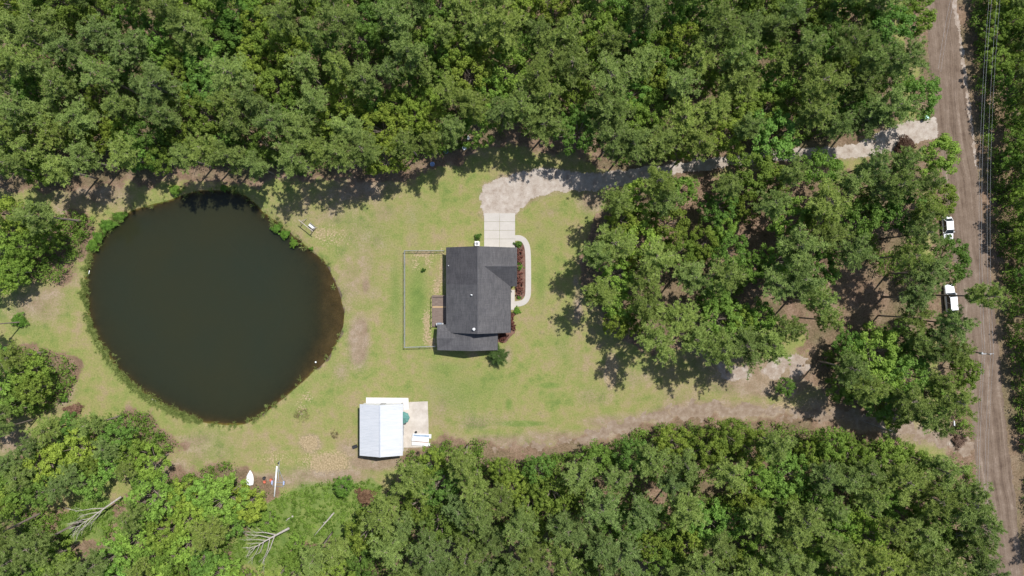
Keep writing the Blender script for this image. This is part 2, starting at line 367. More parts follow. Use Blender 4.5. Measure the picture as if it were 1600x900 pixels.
def axis(lo, hi, st):
    a = list(np.arange(lo, hi+1e-6, st)); out = [3, 8, 20, 60, 200, 700, 1800]
    return np.array([a[0]-o for o in out[::-1]]+a+[a[-1]+o for o in out])
xs = axis(-108, 108, .3); ys = axis(-64.2, 64.2, .3)
X, Y = np.meshgrid(xs, ys)
d, dep, shelf = pondfields(X, Y)
forest, bare, lush, straw, U, dg, Ur = groundfields(X, Y)
Z = -.20*sstep(-1.2, .1, d)-dep + fnoise(X, Y, 6, 9)*.10*sstep(-4, -8, -np.abs(d))
Z = np.where(d > 0, -.20-dep, Z)
forestz = forest*sstep(.5, 1, forest)*fnoise(X, Y, 4, 12)*.25
near = (np.abs(X) < 30) & (Y > -28) & (Y < 20)
Z = Z+forestz*(~near)
Z = np.where(d > -3, np.minimum(Z, -.0-.20*sstep(-1.2, .1, d)), Z)
# keep it flat under roads and slabs
flat = (sdf(roadp, X, Y) > -1.6) | (dg > -1.0) | (np.abs(U) < 2.6) | (near & (d < -2))
Z = np.where(flat, 0, Z)
mud = sstep(-1.1, .4, d+fnoise(X, Y, 1.5, 4)*2)*(.35+.65*np.clip(shelf+blob(X, Y, 420, 640, 80, 30, .6)+blob(X, Y, 460, 360, 40, 60, .5), 0, 1))
mud = np.where(d > .1, 1, mud)
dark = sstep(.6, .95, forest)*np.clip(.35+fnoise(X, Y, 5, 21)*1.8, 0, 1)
ny, nx = X.shape
idx = np.arange(ny*nx).reshape(ny, nx)
F = np.stack([idx[:-1, :-1], idx[:-1, 1:], idx[1:, 1:], idx[1:, :-1]], -1).reshape(-1, 4)

def mk_ground():
    m, n, b = mat('ground_cover'); b.inputs['Roughness'].default_value = .95; b.inputs['Specular IOR Level'].default_value = .1
    v = world(n)
    a1 = N(n, 'ShaderNodeAttribute', attribute_name='zone'); a2 = N(n, 'ShaderNodeAttribute', attribute_name='zone2')
    s1 = N(n, 'ShaderNodeSeparateColor'); n.links.new(a1.outputs['Color'], s1.inputs[0])
    s2 = N(n, 'ShaderNodeSeparateColor'); n.links.new(a2.outputs['Color'], s2.inputs[0])
    big = noise(n, v, .085, 8, .66); mid = noise(n, v, .45, 6, .65); fine = noise(n, v, 3.2, 5, .72); spk = noise(n, v, 9, 3, .7)
    grass = ramp(n, math_(n, 'ADD', math_(n, 'MULTIPLY', big, .45), math_(n, 'MULTIPLY', mid, .55)), [(.37, (.118, .158, .044)), (.45, (.170, .190, .060)), (.52, (.206, .194, .078)), (.61, (.240, .188, .112))])
    green = ramp(n, mid, [(.3, (.078, .130, .030)), (.7, (.165, .200, .058))])
    dirt = ramp(n, mid, [(.3, (.165, .112, .080)), (.52, (.225, .168, .126)), (.72, (.29, .235, .195))])
    strw = ramp(n, fine, [(.3, (.20, .145, .082)), (.7, (.33, .265, .17))])
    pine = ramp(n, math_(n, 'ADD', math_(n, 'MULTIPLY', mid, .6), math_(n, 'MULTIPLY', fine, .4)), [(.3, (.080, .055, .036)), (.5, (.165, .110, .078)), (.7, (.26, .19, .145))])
    mudc = ramp(n, mid, [(.3, (.070, .054, .040)), (.7, (.155, .120, .085))])
    def sharp(fac, nz, k, lo=.38, hi=.62):
        q = math_(n, 'ADD', fac, math_(n, 'MULTIPLY', math_(n, 'SUBTRACT', nz, .5), k))
        mr = N(n, 'ShaderNodeMapRange', interpolation_type='SMOOTHSTEP'); n.links.new(q, mr.inputs[0]); mr.inputs[1].default_value = lo; mr.inputs[2].default_value = hi
        return mr.outputs[0]
    c = mix(n, sharp(s1.outputs[1], mid, 1.0, .25, .85), grass, green)
    c = mix(n, math_(n, 'MULTIPLY', sharp(s1.outputs[0], fine, 1.1, .10, .78), .92), c, dirt)
    c = mix(n, sharp(s2.outputs[1], fine, 2.4, .40, .62), c, strw)
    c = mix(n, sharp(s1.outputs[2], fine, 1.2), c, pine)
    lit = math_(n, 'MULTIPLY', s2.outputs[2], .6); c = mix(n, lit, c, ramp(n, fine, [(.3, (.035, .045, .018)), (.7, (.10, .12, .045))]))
    c = mix(n, sharp(s2.outputs[0], fine, .8), c, mudc)
    # weed tufts, dead leaves and bare crumbs
    c = mix(n, 1.0, c, ramp(n, fine, [(.25, (.66, .72, .60)), (.5, (1, 1, 1)), (.8, (1.26, 1.20, 1.18))]), 'MULTIPLY')
    c = mix(n, 1.0, c, ramp(n, spk, [(.3, (.68, .72, .66)), (.6, (1.12, 1.10, 1.08))]), 'MULTIPLY')
    vo = N(n, 'ShaderNodeTexVoronoi'); vo.inputs['Scale'].default_value = .55; n.links.new(v, vo.inputs['Vector'])
    sp = ramp(n, vo.outputs['Distance'], [(.10, (1, 1, 1)), (.17, (0, 0, 0))]); sp = math_(n, 'MULTIPLY', sp, math_(n, 'GREATER_THAN', mid, .52)); sp = math_(n, 'MULTIPLY', sp, .5)
    c = mix(n, sp, c, (.12, .13, .05))
    n.links.new(c, b.inputs['Base Color'])
    bump(n, b, math_(n, 'ADD', fine, spk), .55, .10); return m
M['ground'] = mk_ground()
me = npmesh('ground', np.stack([X.ravel(), Y.ravel(), Z.ravel()], 1), F, M['ground'], True)
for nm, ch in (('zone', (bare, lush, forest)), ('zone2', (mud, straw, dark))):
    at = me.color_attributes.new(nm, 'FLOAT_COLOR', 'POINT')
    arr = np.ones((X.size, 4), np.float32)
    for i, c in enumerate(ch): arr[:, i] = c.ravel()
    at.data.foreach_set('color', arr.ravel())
g = link('ground', me); tag(g, kind='structure')

def sheet(name, fn, bounds, cell, z, m, uv=None, thick=0.0):
    """ragged flat sheet: keeps the cells where fn(X,Y) > 0; uv(X,Y) -> two arrays"""
    x0, y0, x1, y1 = bounds; ax = np.arange(x0, x1, cell); ay = np.arange(y0, y1, cell)
    GX, GY = np.meshgrid(ax, ay); keep = fn(GX+cell/2, GY+cell/2) > 0; keep[-1, :] = False; keep[:, -1] = False
    ii = np.arange(GX.size).reshape(GX.shape); r, c = np.nonzero(keep)
    Fq = np.stack([ii[r, c], ii[r, c+1], ii[r+1, c+1], ii[r+1, c]], 1); used, inv = np.unique(Fq, return_inverse=True)
    Vx = GX.ravel()[used]; Vy = GY.ravel()[used]
    jx = (rng.random(len(Vx))-.5)*cell*.5; jy = (rng.random(len(Vx))-.5)*cell*.5
    me = npmesh(name, np.stack([Vx+jx, Vy+jy, np.full(len(Vx), z)], 1), inv.reshape(-1, 4), m)
    if uv:
        u, v = uv(Vx, Vy); l = me.uv_layers.new(name='UVMap'); vi = np.empty(len(me.loops), np.int32); me.loops.foreach_get('vertex_index', vi)
        l.data.foreach_set('uv', np.stack([u[vi], v[vi]], 1).astype(np.float32).ravel())
    o = link(name, me); tag(o, kind='structure'); return o

# dirt road with wheel ruts along its length
def mk_road():
    m, n, b = mat('graded_dirt_road'); b.inputs['Roughness'].default_value = .95; b.inputs['Specular IOR Level'].default_value = .1
    uv = N(n, 'ShaderNodeUVMap').outputs[0]; v = world(n)
    wob = math_(n, 'MULTIPLY', noise(n, v, .08, 3, .5), 1.6); cb = N(n, 'ShaderNodeCombineXYZ'); n.links.new(wob, cb.inputs[0]); va = N(n, 'ShaderNodeVectorMath', operation='ADD'); n.links.new(uv, va.inputs[0]); n.links.new(cb.outputs[0], va.inputs[1]); uv = va.outputs[0]
    rut = noise(n, mscale(n, uv, (1.1, .035, 1)), 1.0, 5, .62); rut2 = noise(n, mscale(n, uv, (4.5, .09, 1)), 1.0, 4, .6); mid = noise(n, v, .5, 6, .65); fine = noise(n, v, 4, 4, .7)
    f = math_(n, 'ADD', math_(n, 'MULTIPLY', rut, .48), math_(n, 'ADD', math_(n, 'MULTIPLY', rut2, .20), math_(n, 'MULTIPLY', mid, .32)))
    c = ramp(n, f, [(.36, (.068, .047, .035)), (.46, (.122, .089, .066)), (.55, (.158, .119, .091)), (.64, (.24, .19, .152))])
    c = mix(n, 1.0, c, ramp(n, fine, [(.3, (.86, .86, .86)), (.7, (1.1, 1.1, 1.1))]), 'MULTIPLY')
    n.links.new(c, b.inputs['Base Color']); bump(n, b, math_(n, 'ADD', rut, rut2), .6, .12); return m
M['road'] = mk_road()
sheet('dirt_road', lambda a, c: sdf(roadp, a, c)+fnoise(a, c, 1.6, 3)*.7, (74, -66, 100, 68), .22, .006, M['road'], lambda a, c: line_uv(roadc, a, c))
def mk_loose(name, stops, sc=.8):
    m, n, b = mat(name); b.inputs['Roughness'].default_value = .95; b.inputs['Specular IOR Level'].default_value = .1
    v = world(n); mid = noise(n, v, sc, 6, .68); fine = noise(n, v, 7, 4, .75)
    c = ramp(n, mid, stops); c = mix(n, 1.0, c, ramp(n, fine, [(.3, (.80, .79, .78)), (.7, (1.12, 1.12, 1.12))]), 'MULTIPLY')
    n.links.new(c, b.inputs['Base Color']); bump(n, b, fine, .6, .06); return m
M['gravel'] = mk_loose('crushed_gravel', [(.30, (.215, .168, .132)), (.45, (.30, .257, .218)), (.68, (.385, .345, .305))])
M['sand'] = mk_loose('pale_sand', [(.3, (.20, .15, .115)), (.5, (.27, .22, .18)), (.7, (.37, .33, .295))])
M['track'] = mk_loose('packed_dirt', [(.3, (.145, .104, .074)), (.5, (.210, .160, .120)), (.7, (.28, .232, .188))])
sheet('gravel_driveway', lambda a, c: sdf(gravp, a, c)+fnoise(a, c, 1.4, 6)*1.3+.25, (-7, 13, 82, 33), .18, .007, M['gravel'])
sheet('dirt_track', lambda a, c: (np.clip((a+4)/26, -.6, 1)*1.25-.1-np.abs(line_uv(trackc, a, c)[0]))+fnoise(a, c, 1.5, 8)*3.8, (-6, -32, 87, -19), .2, .005, M['track'])
bankp = poly([(1491, -110), (1494, 0), (1509, 100), (1521, 200), (1527, 260), (1524, 260), (1516, 200), (1503, 100), (1488, 0), (1480, -110)])
sheet('sandy_bank', lambda a, c: sdf(bankp, a, c)+fnoise(a, c, 1.0, 15)*1.1, (80, 20, 92, 68), .18, .010, M['sand'])
sandp = [poly([(1120, 570), (1180, 552), (1270, 560), (1270, 585), (1180, 592), (1130, 590)]), poly([(1455, 672), (1475, 676), (1502, 697), (1500, 708), (1478, 698)])]
sheet('sand_patch', lambda a, c: np.maximum.reduce([sdf(p, a, c) for p in sandp])+fnoise(a, c, 2.4, 16)*2.6, (-34, -34, 86, -6), .22, .004, M['sand'])

# ------------------------------------------------------------------ pond water
def mk_water():
    m, n, b = mat('murky_pond_water'); v = world(n)
    at = N(n, 'ShaderNodeAttribute', attribute_name='murk'); f = noise(n, v, .05, 4, .5); q = noise(n, v, .35, 5, .6)
    c = ramp(n, f, [(.35, (.0205, .0225, .0105)), (.65, (.0170, .0220, .0125))])
    c = mix(n, math_(n, 'MULTIPLY', q, .25), c, (.026, .022, .009))
    n.links.new(c, b.inputs['Base Color']); b.inputs['Roughness'].default_value = .12; b.inputs['IOR'].default_value = 1.33; b.inputs['Specular IOR Level'].default_value = .5
    rip = noise(n, mscale(n, v, (1, 1.6, 1), .6), 1.6, 4, .6); bump(n, b, rip, .12, .05)
    tr = N(n, 'ShaderNodeBsdfTransparent'); tr.inputs[0].default_value = (.74, .68, .52, 1)
    gl = N(n, 'ShaderNodeMixShader'); mr = N(n, 'ShaderNodeMapRange'); n.links.new(at.outputs['Fac'], mr.inputs[0]); mr.inputs[3].default_value = .10; mr.inputs[4].default_value = 1.0
    n.links.new(mr.outputs[0], gl.inputs[0]); n.links.new(tr.outputs[0], gl.inputs[1]); n.links.new(b.outputs[0], gl.inputs[2])
    n.links.new(gl.outputs[0], n.nodes['Material Output'].inputs['Surface']); return m
M['water'] = mk_water()
ax = np.arange(-82, -30, .5); ay = np.arange(-27, 20, .5); GX, GY = np.meshgrid(ax, ay); dd = sdf(pondp, GX, GY); keep = dd > -1.6
keep = keep[:-1, :-1] & keep[1:, 1:] & keep[:-1, 1:] & keep[1:, :-1]; ii = np.arange(GX.size).reshape(GX.shape); r, c = np.nonzero(keep)
Fq = np.stack([ii[r, c], ii[r, c+1], ii[r+1, c+1], ii[r+1, c]], 1); used, inv = np.unique(Fq, return_inverse=True)
wx = GX.ravel()[used]; wy = GY.ravel()[used]; me = npmesh('pond_water', np.stack([wx, wy, np.full(len(wx), -.17)], 1), inv.reshape(-1, 4), M['water'], True)
_, wd, _ = pondfields(wx, wy); murk = 1-np.exp(-np.clip(wd, 0, None)*1.0)
at = me.attributes.new('murk', 'FLOAT', 'POINT'); at.data.foreach_set('value', murk.astype(np.float32))
tag(link('pond_water', me), kind='structure')

# ------------------------------------------------------------------ slabs and paths
def slab(name, pts, z, m, joints=()):
    mb = MB(); p = [P(a, b) for a, b in pts]; mb.prism(p, -.05, z); o = mb.build(name, m); tag(o, kind='structure'); return o
joint = simple('dark_joint', (.16, .145, .13), (.12, .11, .10), 4, .95)  # dark grey-brown colour for slab joints
# concrete driveway in eight poured panels
x0, y1 = P(756.5, 333); x1, y0 = P(804.8, 386.8)
mb = MB(); gx = .022
cols = [x0, (x0+x1)/2, x1]; rows = np.linspace(y0, y1, 5)
for i in range(2):
    for j in range(4): mb.box(cols[i]+gx*(i > 0), rows[j]+gx, -.05, cols[i+1]-gx*(i < 1), rows[j+1]-gx, .055)
tag(mb.build('concrete_driveway', M['concrete']), kind='structure')
# curved walkway
pathc = smooth_open(poly([(804.8, 372), (812, 371.5), (820, 376), (825, 388), (825.5, 420), (825.5, 450), (825, 464), (819, 472.5), (809, 475), (799, 475.5)]), 3)
def ribbon(name, pl, hw, z, m, seg=1.2):
    mb = MB(); n = len(pl); L = []; Rr = []
    for i in range(n):
        t = pl[min(i+1, n-1)]-pl[max(i-1, 0)]; t = t/np.hypot(*t); q = np.array([-t[1], t[0]]); L.append(pl[i]+q*hw); Rr.append(pl[i]-q*hw)
    V = [(a[0], a[1], zz) for zz in (-.05, z) for a in L+Rr]; F = []
    for i in range(n-1):
        F += [(i, i+1, n+i+1, n+i)[::-1], (2*n+i, 2*n+i+1, 3*n+i+1, 3*n+i)[::-1], (i, 2*n+i, 2*n+i+1, i+1)[::-1], (n+i, n+i+1, 3*n+i+1, 3*n+i)[::-1]]
    F += [(0, n, 3*n, 2*n), (n-1, 3*n-1, 4*n-1, 2*n-1)]
    mb.add(V, F); o = mb.build(name, m); tag(o, kind='structure'); return o
ribbon('walkway', pathc, .52, .05, M['concrete'])
slab('porch_slab', [(796, 453), (804.2, 453), (804.2, 484), (796, 484)], .12, M['concrete'])
slab('patio_slab', [(572, 621), (638, 621.7), (639, 632), (639, 640), (600, 640), (572, 640)], .075, M['concrete_white'])
slab('patio_slab', [(639.2, 628.2), (668.3, 627), (669.5, 660), (670, 698), (650, 699), (600, 699.5), (600, 640.2), (639.2, 640.2)], .07, M['concrete_old'])
# planting bed of bark mulch under the hedges
M['mulch'] = mk_loose('bark_mulch', [(.3, (.075, .042, .032)), (.5, (.13, .075, .058)), (.7, (.20, .12, .09))])
bedp = poly([(805, 379), (818, 376), (821, 390), (821.5, 420), (821.5, 460), (815, 468), (806, 468), (804.5, 450), (804.5, 379)])
bed2 = poly([(797, 487), (803, 487), (804, 520), (790, 536), (776, 536), (776, 519), (797, 519)])
sheet('mulch_bed', lambda a, c: np.maximum(sdf(bedp, a, c), sdf(bed2, a, c)+fnoise(a, c, 1, 2)*.6), (-4, -12, 4, 10), .12, .009, M['mulch'])

# ------------------------------------------------------------------ house
HX0, HX1 = P(697.6, 0, 2.8)[0], P(797.6, 0, 2.8)[0]; HY1, HY0 = P(0, 386.4, 2.8)[1], P(0, 519.8, 2.8)[1]
EZ = 2.75; XR = (HX0+HX1)/2; RZ = 6.3
ho = empty('house', ((HX0+HX1)/2, (HY0+HY1)/2, 0)); tag(ho, 'single-storey house with dark grey shingled gable roof in the middle of the lawn', 'house')
MI = Matrix.Translation(-Vector(ho.location))
def T(mb, name, m, parent=None, smooth=False): return mb.build(name, m, parent if parent else ho, smooth, MI)
GX1 = P(807.8, 0, 2.8)[0]; GY0 = P(0, 447.6, 2.8)[1]; GY1 = HY1; GYM = (GY0+GY1)/2
sl_ = (RZ-EZ)/(XR-HX0)                       # main slope
gs = (RZ-EZ-.75)/((GY1-GY0)/2)               # cross gable slope
GZ = EZ+gs*(GY1-GY0)/2; GXV = HX1-(GZ-EZ)/sl_
ov = .35
# wing at the lower left
WX0, WX1 = P(683.2, 0, 2.5)[0], P(777.2, 0, 2.5)[0]; WY0 = P(0, 547.2, 2.5)[1]; WZ = 2.45; WXR = P(735.2, 0, 4.3)[0]; WRZ = 4.25
CYM = P(0, 528.5, 3.4)[1]; CY1 = P(0, 507, 2.5)[1]; CZ = 3.45
walls = MB()
def wallbox(x0, y0, x1, y1, h): walls.box(x0, y0, -.1, x1, y1, h)
wallbox(HX0+ov, HY0+ov, HX1-ov, HY1-ov, EZ-.03)
wallbox(HX1-ov-.01, GY0+ov, GX1-ov, GY1-ov-.004, EZ-.03)
wallbox(WX0+ov, WY0+ov, WX1-ov, HY0+ov-.003, WZ-.03)
wallbox(WX0+ov+.003, HY0, HX0+ov, CY1-ov, WZ-.035)
# gable triangles
def gable_y(y, x0, x1, z0, xm, zm, t=.12): walls.add([(x0, y, z0), (x1, y, z0), (xm, y, zm), (x0, y+t, z0), (x1, y+t, z0), (xm, y+t, zm)], [(0, 1, 2), (5, 4, 3), (0, 3, 4, 1), (1, 4, 5, 2), (2, 5, 3, 0)])
def gable_x(x, y0, y1, z0, ym, zm, t=.12): walls.add([(x, y0, z0), (x, y1, z0), (x, ym, zm), (x-t, y0, z0), (x-t, y1, z0), (x-t, ym, zm)], [(0, 1, 2), (5, 4, 3), (0, 3, 4, 1), (1, 4, 5, 2), (2, 5, 3, 0)])
gable_y(HY0+ov+.002, HX0+ov, HX1-ov, EZ-.02, XR, RZ-.22); gable_y(HY1-ov-.122, HX0+ov, HX1-ov, EZ-.02, XR, RZ-.22)
gable_x(GX1-ov-.002, GY0+ov, GY1-ov, EZ-.02, GYM, GZ-.22)
gable_y(WY0+ov+.002, WX0+ov, WX1-ov, WZ-.02, WXR, WRZ-.2)
gable_x(WX0+ov+.124, WY0+ov, CY1-ov, WZ-.02, CYM, CZ-.2)
wl = T(walls, 'wall', M['siding'])
def plate(mb, pts, t=.10):
    n = len(pts); V = list(pts)+[(a, b, c-t) for a, b, c in pts]
    F = [tuple(range(n)), tuple(range(2*n-1, n-1, -1))]+[(k, n+k, n+(k+1) % n, (k+1) % n) for k in range(n)]
    mb.add(V, F)
rf = MB()
plate(rf, [(HX0, HY1, EZ), (HX0, HY0, EZ), (XR, HY0, RZ), (XR, HY1, RZ)])
plate(rf, [(XR, HY1, RZ), (XR, HY0, RZ), (HX1, HY0, EZ), (HX1, GY0, EZ), (GXV, GYM, GZ), (HX1, HY1, EZ)])
plate(rf, [(GXV, GYM, GZ), (HX1, GY0, EZ), (GX1, GY0, EZ), (GX1, GYM, GZ)])
plate(rf, [(GXV, GYM, GZ), (GX1, GYM, GZ), (GX1, GY1-.004, EZ), (HX1, GY1-.004, EZ)])
mr_ = T(rf, 'roof', M['shingle'])
rc = MB(); rc.tube([(XR, HY0, RZ+.01), (XR, HY1, RZ+.01)], .07, 6); rc.tube([(GXV, GYM, GZ+.01), (GX1, GYM, GZ+.01)], .06, 6)
T(rc, 'ridge_cap', simple('ridge_cap', (.085, .083, .088), (.06, .059, .063), 3, .9), mr_)
# newer dark shingle patch on the upper left slope: a real overlay course 6 mm thick
pt = MB(); ya = P(0, 391, 4)[1]; yb = P(0, 445, 4)[1]; f = lambda x: EZ+(x-HX0)*sl_
wf = MB()
WSL = (WRZ-WZ)/(WXR-WX0); cval = WX0+(CZ-WZ)/WSL
plate(wf, [(WXR, HY0-.02+.36, WRZ), (WXR, WY0, WRZ), (WX1, WY0, WZ), (WX1, HY0+.34, WZ)])
csl = (CZ-WZ)/(CYM-WY0)
plate(wf, [(WX0, CYM, CZ), (WX0, WY0, WZ), (cval, CYM, CZ)])
plate(wf, [(cval, CYM, CZ), (WX0, WY0, WZ), (WXR, WY0, WRZ), (WXR, HY0+.34, WRZ), (cval, HY0+.34, CZ)])
plate(wf, [(WX0, CY1, WZ), (WX0, CYM, CZ), (cval, CYM, CZ), (cval, HY0+.34, CZ-.25), (HX0+.33, HY0+.34, CZ-.3), (HX0+.33, CY1, WZ)])
T(wf, 'lower_roof', M['shingle'])
for a_, b_ in (((HX0-.03, HY0, EZ-.08), (HX0-.03, HY1, EZ-.08)), ((HX1+.03, HY0, EZ-.08), (HX1+.03, GY0, EZ-.08)), ((WX1+.03, WY0, WZ-.08), (WX1+.03, HY0, WZ-.08))):
    gt = MB(); gt.tube([a_, b_], .055, 6); T(gt, 'gutter', M['dark_metal'])
# roof vents
vx, vy = P(740.5, 514.3, 6.2)
v1 = MB(); v1.lathe([(.10, -.5), (.10, .25), (.24, .27), (.24, .36), (.10, .42)], (vx, vy, 6.02), 12); T(v1, 'roof_vent', M['white_plastic'], mr_)
vx, vy = P(737.5, 461, 6.1)
v2 = MB(); v2.tube([(vx, vy, 5.5), (vx, vy, 6.32)], .07, 8); v2.box(vx-.24, vy-.02, 5.86, vx+.02, vy+.1, 5.99); T(v2, 'vent_pipe', M['white_plastic'], mr_)
vx, vy = P(701, 415, 3)
v3 = MB(); v3.lathe([(.07, 0), (.07, .3), (.1, .32)], (vx, vy, f(vx)-.05), 8); T(v3, 'vent_pipe', M['galv'], mr_)
# garage door on the top wall, front door and windows on the other walls
yN = HY1-ov; xa, xb = P(759, 0)[0], P(801, 0)[0]
gd = MB(); gd.box(xa, yN, 0, xb, yN+.05, 2.2); o = T(gd, 'garage_door', M['white_paint'])
h_ = MB(); h_.box((xa+xb)/2-.15, yN+.05, .8, (xa+xb)/2+.15, yN+.09, .84); T(h_, 'handle', M['dark_metal'], o)
gp = MB()
for k in range(1, 4): gp.box(xa+.05, yN+.05, .55*k-.012, xb-.05, yN+.058, .55*k+.012)
T(gp, 'panel_groove', simple('groove', (.3, .3, .3)), o)
xE = HX1-ov
dx = MB(); ydc = P(0, 458)[1]; dx.box(xE, ydc-.48, .12, xE+.05, ydc+.48, 2.15); o = T(dx, 'front_door', simple('door_paint', (.20, .05, .04), (.16, .04, .03)))
kn = MB(); kn.lathe([(.03, 0), (.035, .03), (.03, .06)], (xE+.08, ydc-.38, 1.05), 8); T(kn, 'door_knob', M['chrome'], o)
def window(x, y, axis_, s=1, w_=1.1, h=1.3, z=.9):
    fr = MB(); gl = MB(); t = .05*s
    if axis_ == 'x':
        a, b = sorted((x, x+t)); fr.box(a, y-w_/2-.07, z-.07, b, y+w_/2+.07, z); fr.box(a, y-w_/2-.07, z+h, b, y+w_/2+.07, z+h+.07)
        fr.box(a, y-w_/2-.07, z, b, y-w_/2, z+h); fr.box(a, y+w_/2, z, b, y+w_/2+.07, z+h); fr.box(a, y-w_/2, z+h/2-.025, b, y+w_/2, z+h/2+.025)
        a, b = sorted((x-.0, x+t*.4)); gl.box(a, y-w_/2, z, b, y+w_/2, z+h)
    else:
        a, b = sorted((y, y+t)); fr.box(x-w_/2-.07, a, z-.07, x+w_/2+.07, b, z); fr.box(x-w_/2-.07, a, z+h, x+w_/2+.07, b, z+h+.07)
        fr.box(x-w_/2-.07, a, z, x-w_/2, b, z+h); fr.box(x+w_/2, a, z, x+w_/2+.07, b, z+h); fr.box(x-w_/2, a, z+h/2-.025, x+w_/2, b, z+h/2+.025)
        a, b = sorted((y-.0, y+t*.4)); gl.box(x-w_/2, a, z, x+w_/2, b, z+h)
    o = T(fr, 'window', M['white_paint']); T(gl, 'pane', M['glass'], o)
xW = HX0+ov
for yy in (402, 428, 455): window(xW, P(0, yy)[1], 'x', -1)
for yy in (491, 506): window(xE, P(0, yy)[1], 'x', 1)
for yy in (402, 432): window(GX1-ov, P(0, yy)[1], 'x', 1)
for xx in (712, 728): window(P(xx, 0)[0], yN, 'y', 1)
for xx in (700, 730, 760): window(P(xx, 0)[0], WY0+ov, 'y', -1, 1.0, 1.2)
bd = MB(); yy = P(0, 480)[1]; bd.box(xW-.05, yy-.45, .5, xW, yy+.45, 2.5); T(bd, 'back_door', M['white_paint'])
# porch post and step under the front eave
for yy in (452.5, 484):
    pp = MB(); pp.box(HX1-.12, P(0, yy)[1]-.06, .12, HX1+.0, P(0, yy)[1]+.06, EZ-.10); T(pp, 'porch_post', M['white_paint'])

# deck
dk = empty('wooden_deck', (*P(685, 486), 0)); tag(dk, 'weathered brown plank deck against the left wall of the house', 'deck')
DM = Matrix.Translation(-Vector(dk.location))
M['deck'] = simple('deck_plank', (.19, .145, .12), (.11, .08, .065), 2.2, .85, stretch=(.6, 5, 1), bmp=.3)
M['deck_new'] = simple('fresh_plank', (.40, .28, .15), (.32, .22, .12), 2.2, .8, stretch=(.6, 5, 1))
dx0, dx1 = P(675.6, 0, .45)[0], HX0+ov-.02; dy0, dy1 = P(0, 510.4, .45)[1], P(0, 461.2, .45)[1]
n_ = 40; st = (dy1-dy0)/n_; a = MB(); b_ = MB()
for k in range(n_):
    (b_ if k in (24, 25) else a).box(dx0, dy0+k*st+.006, .41+random.uniform(-.003, .003), dx1, dy0+(k+1)*st-.006, .45+random.uniform(-.004, .004))
a.build('plank_floor', M['deck'], dk, M=DM); b_.build('plank', M['deck_new'], dk, M=DM)
fr = MB(); fr.box(dx0+.05, dy0+.05, .2, dx0+.12, dy1-.05, .405); fr.box(dx1-.2, dy0+.05, .2, dx1-.12, dy1-.05, .405)
fr.box(dx0+.12, dy0+.05, .2, dx1-.2, dy0+.12, .405); fr.box(dx0+.12, dy1-.12, .2, dx1-.2, dy1-.05, .405); fr.build('joist_frame', M['deck'], dk, M=DM)
for yy in (dy0+.1, (dy0+dy1)/2, dy1-.1):
    p_ = MB(); p_.box(dx0+.13, yy-.05, 0, dx0+.23, yy+.05, .40); p_.build('deck_post', M['deck'], dk, M=DM)
rl = MB(); rl.box(dx0-.0, dy0, 1.28, dx0+.09, dy1, 1.32)
for k in range(7): yy = dy0+.04+(dy1-dy0-.12)*k/6; rl.box(dx0+.01, yy, .46, dx0+.08, yy+.07, 1.275)
rl.box(dx0+.1, dy1-.08, 1.28, dx1-.9, dy1, 1.32); rl.build('railing', M['deck'], dk, M=DM)
# barbecue grill on the lower end of the deck
gx_, gy_ = P(687, 506.5, 1.3)
gr = empty('barbecue_grill', (gx_, gy_, .45)); tag(gr, 'blue-grey covered barbecue grill on the lower end of the deck', 'grill')
q = MB(); q.box(-.35, -.25, .1, .35, .25, .75, .03); q.build('cabinet', M['dark_metal'], gr)
q = MB()
for k in range(6):
    t0 = math.pi*k/6; t1 = math.pi*(k+1)/6
    q.add([(-.38, -.28*math.cos(t0), .75+.28*math.sin(t0)), (.38, -.28*math.cos(t0), .75+.28*math.sin(t0)), (.38, -.28*math.cos(t1), .75+.28*math.sin(t1)), (-.38, -.28*math.cos(t1), .75+.28*math.sin(t1))], [(0, 1, 2, 3)])
q.build('lid', simple('grill_lid', (.22, .26, .32), (.16, .19, .24), 3, .4), gr)
for a_ in (-.68, .39): q = MB(); q.box(a_, -.22, .72, a_+.29, .22, .75); q.build('side_shelf', M['galv'], gr)
for sx in (-1, 1): q = MB(); q.tube([(sx*.3-.03, 0, .1), (sx*.3+.03, 0, .1)], .1, 12); q.build('wheel', M['rubber'], gr)

# air conditioner by the top wall
ax_, ay_ = P(745.3, 380.5, .8)
ac = empty('air_conditioner', (ax_, ay_, 0)); tag(ac, 'square white air conditioner unit with round fan grille against the top wall of the house', 'air conditioner')
q = MB(); q.box(-.5, -.5, 0, .5, .5, .07); q.build('concrete_pad', M['concrete'], ac)
q = MB(); q.box(-.42, -.42, .072, .42, .42, .82, .03); q.build('casing', M['white_paint'], ac)
q = MB(); q.lathe([(.30, 0), (.33, .015), (.33, .03), (.29, .035)], (0, 0, .821), 20); q.build('fan_ring', M['galv'], ac)
q = MB()
for k in range(5):
    t = 2*math.pi*k/5; q.add([(0, 0, .862), (.27*math.cos(t), .27*math.sin(t), .862), (.27*math.cos(t+.6), .27*math.sin(t+.6), .868)], [(0, 1, 2)])
q.lathe([(.06, .858), (.06, .88)], (0, 0, 0), 10); q.build('fan', M['dark_metal'], ac)

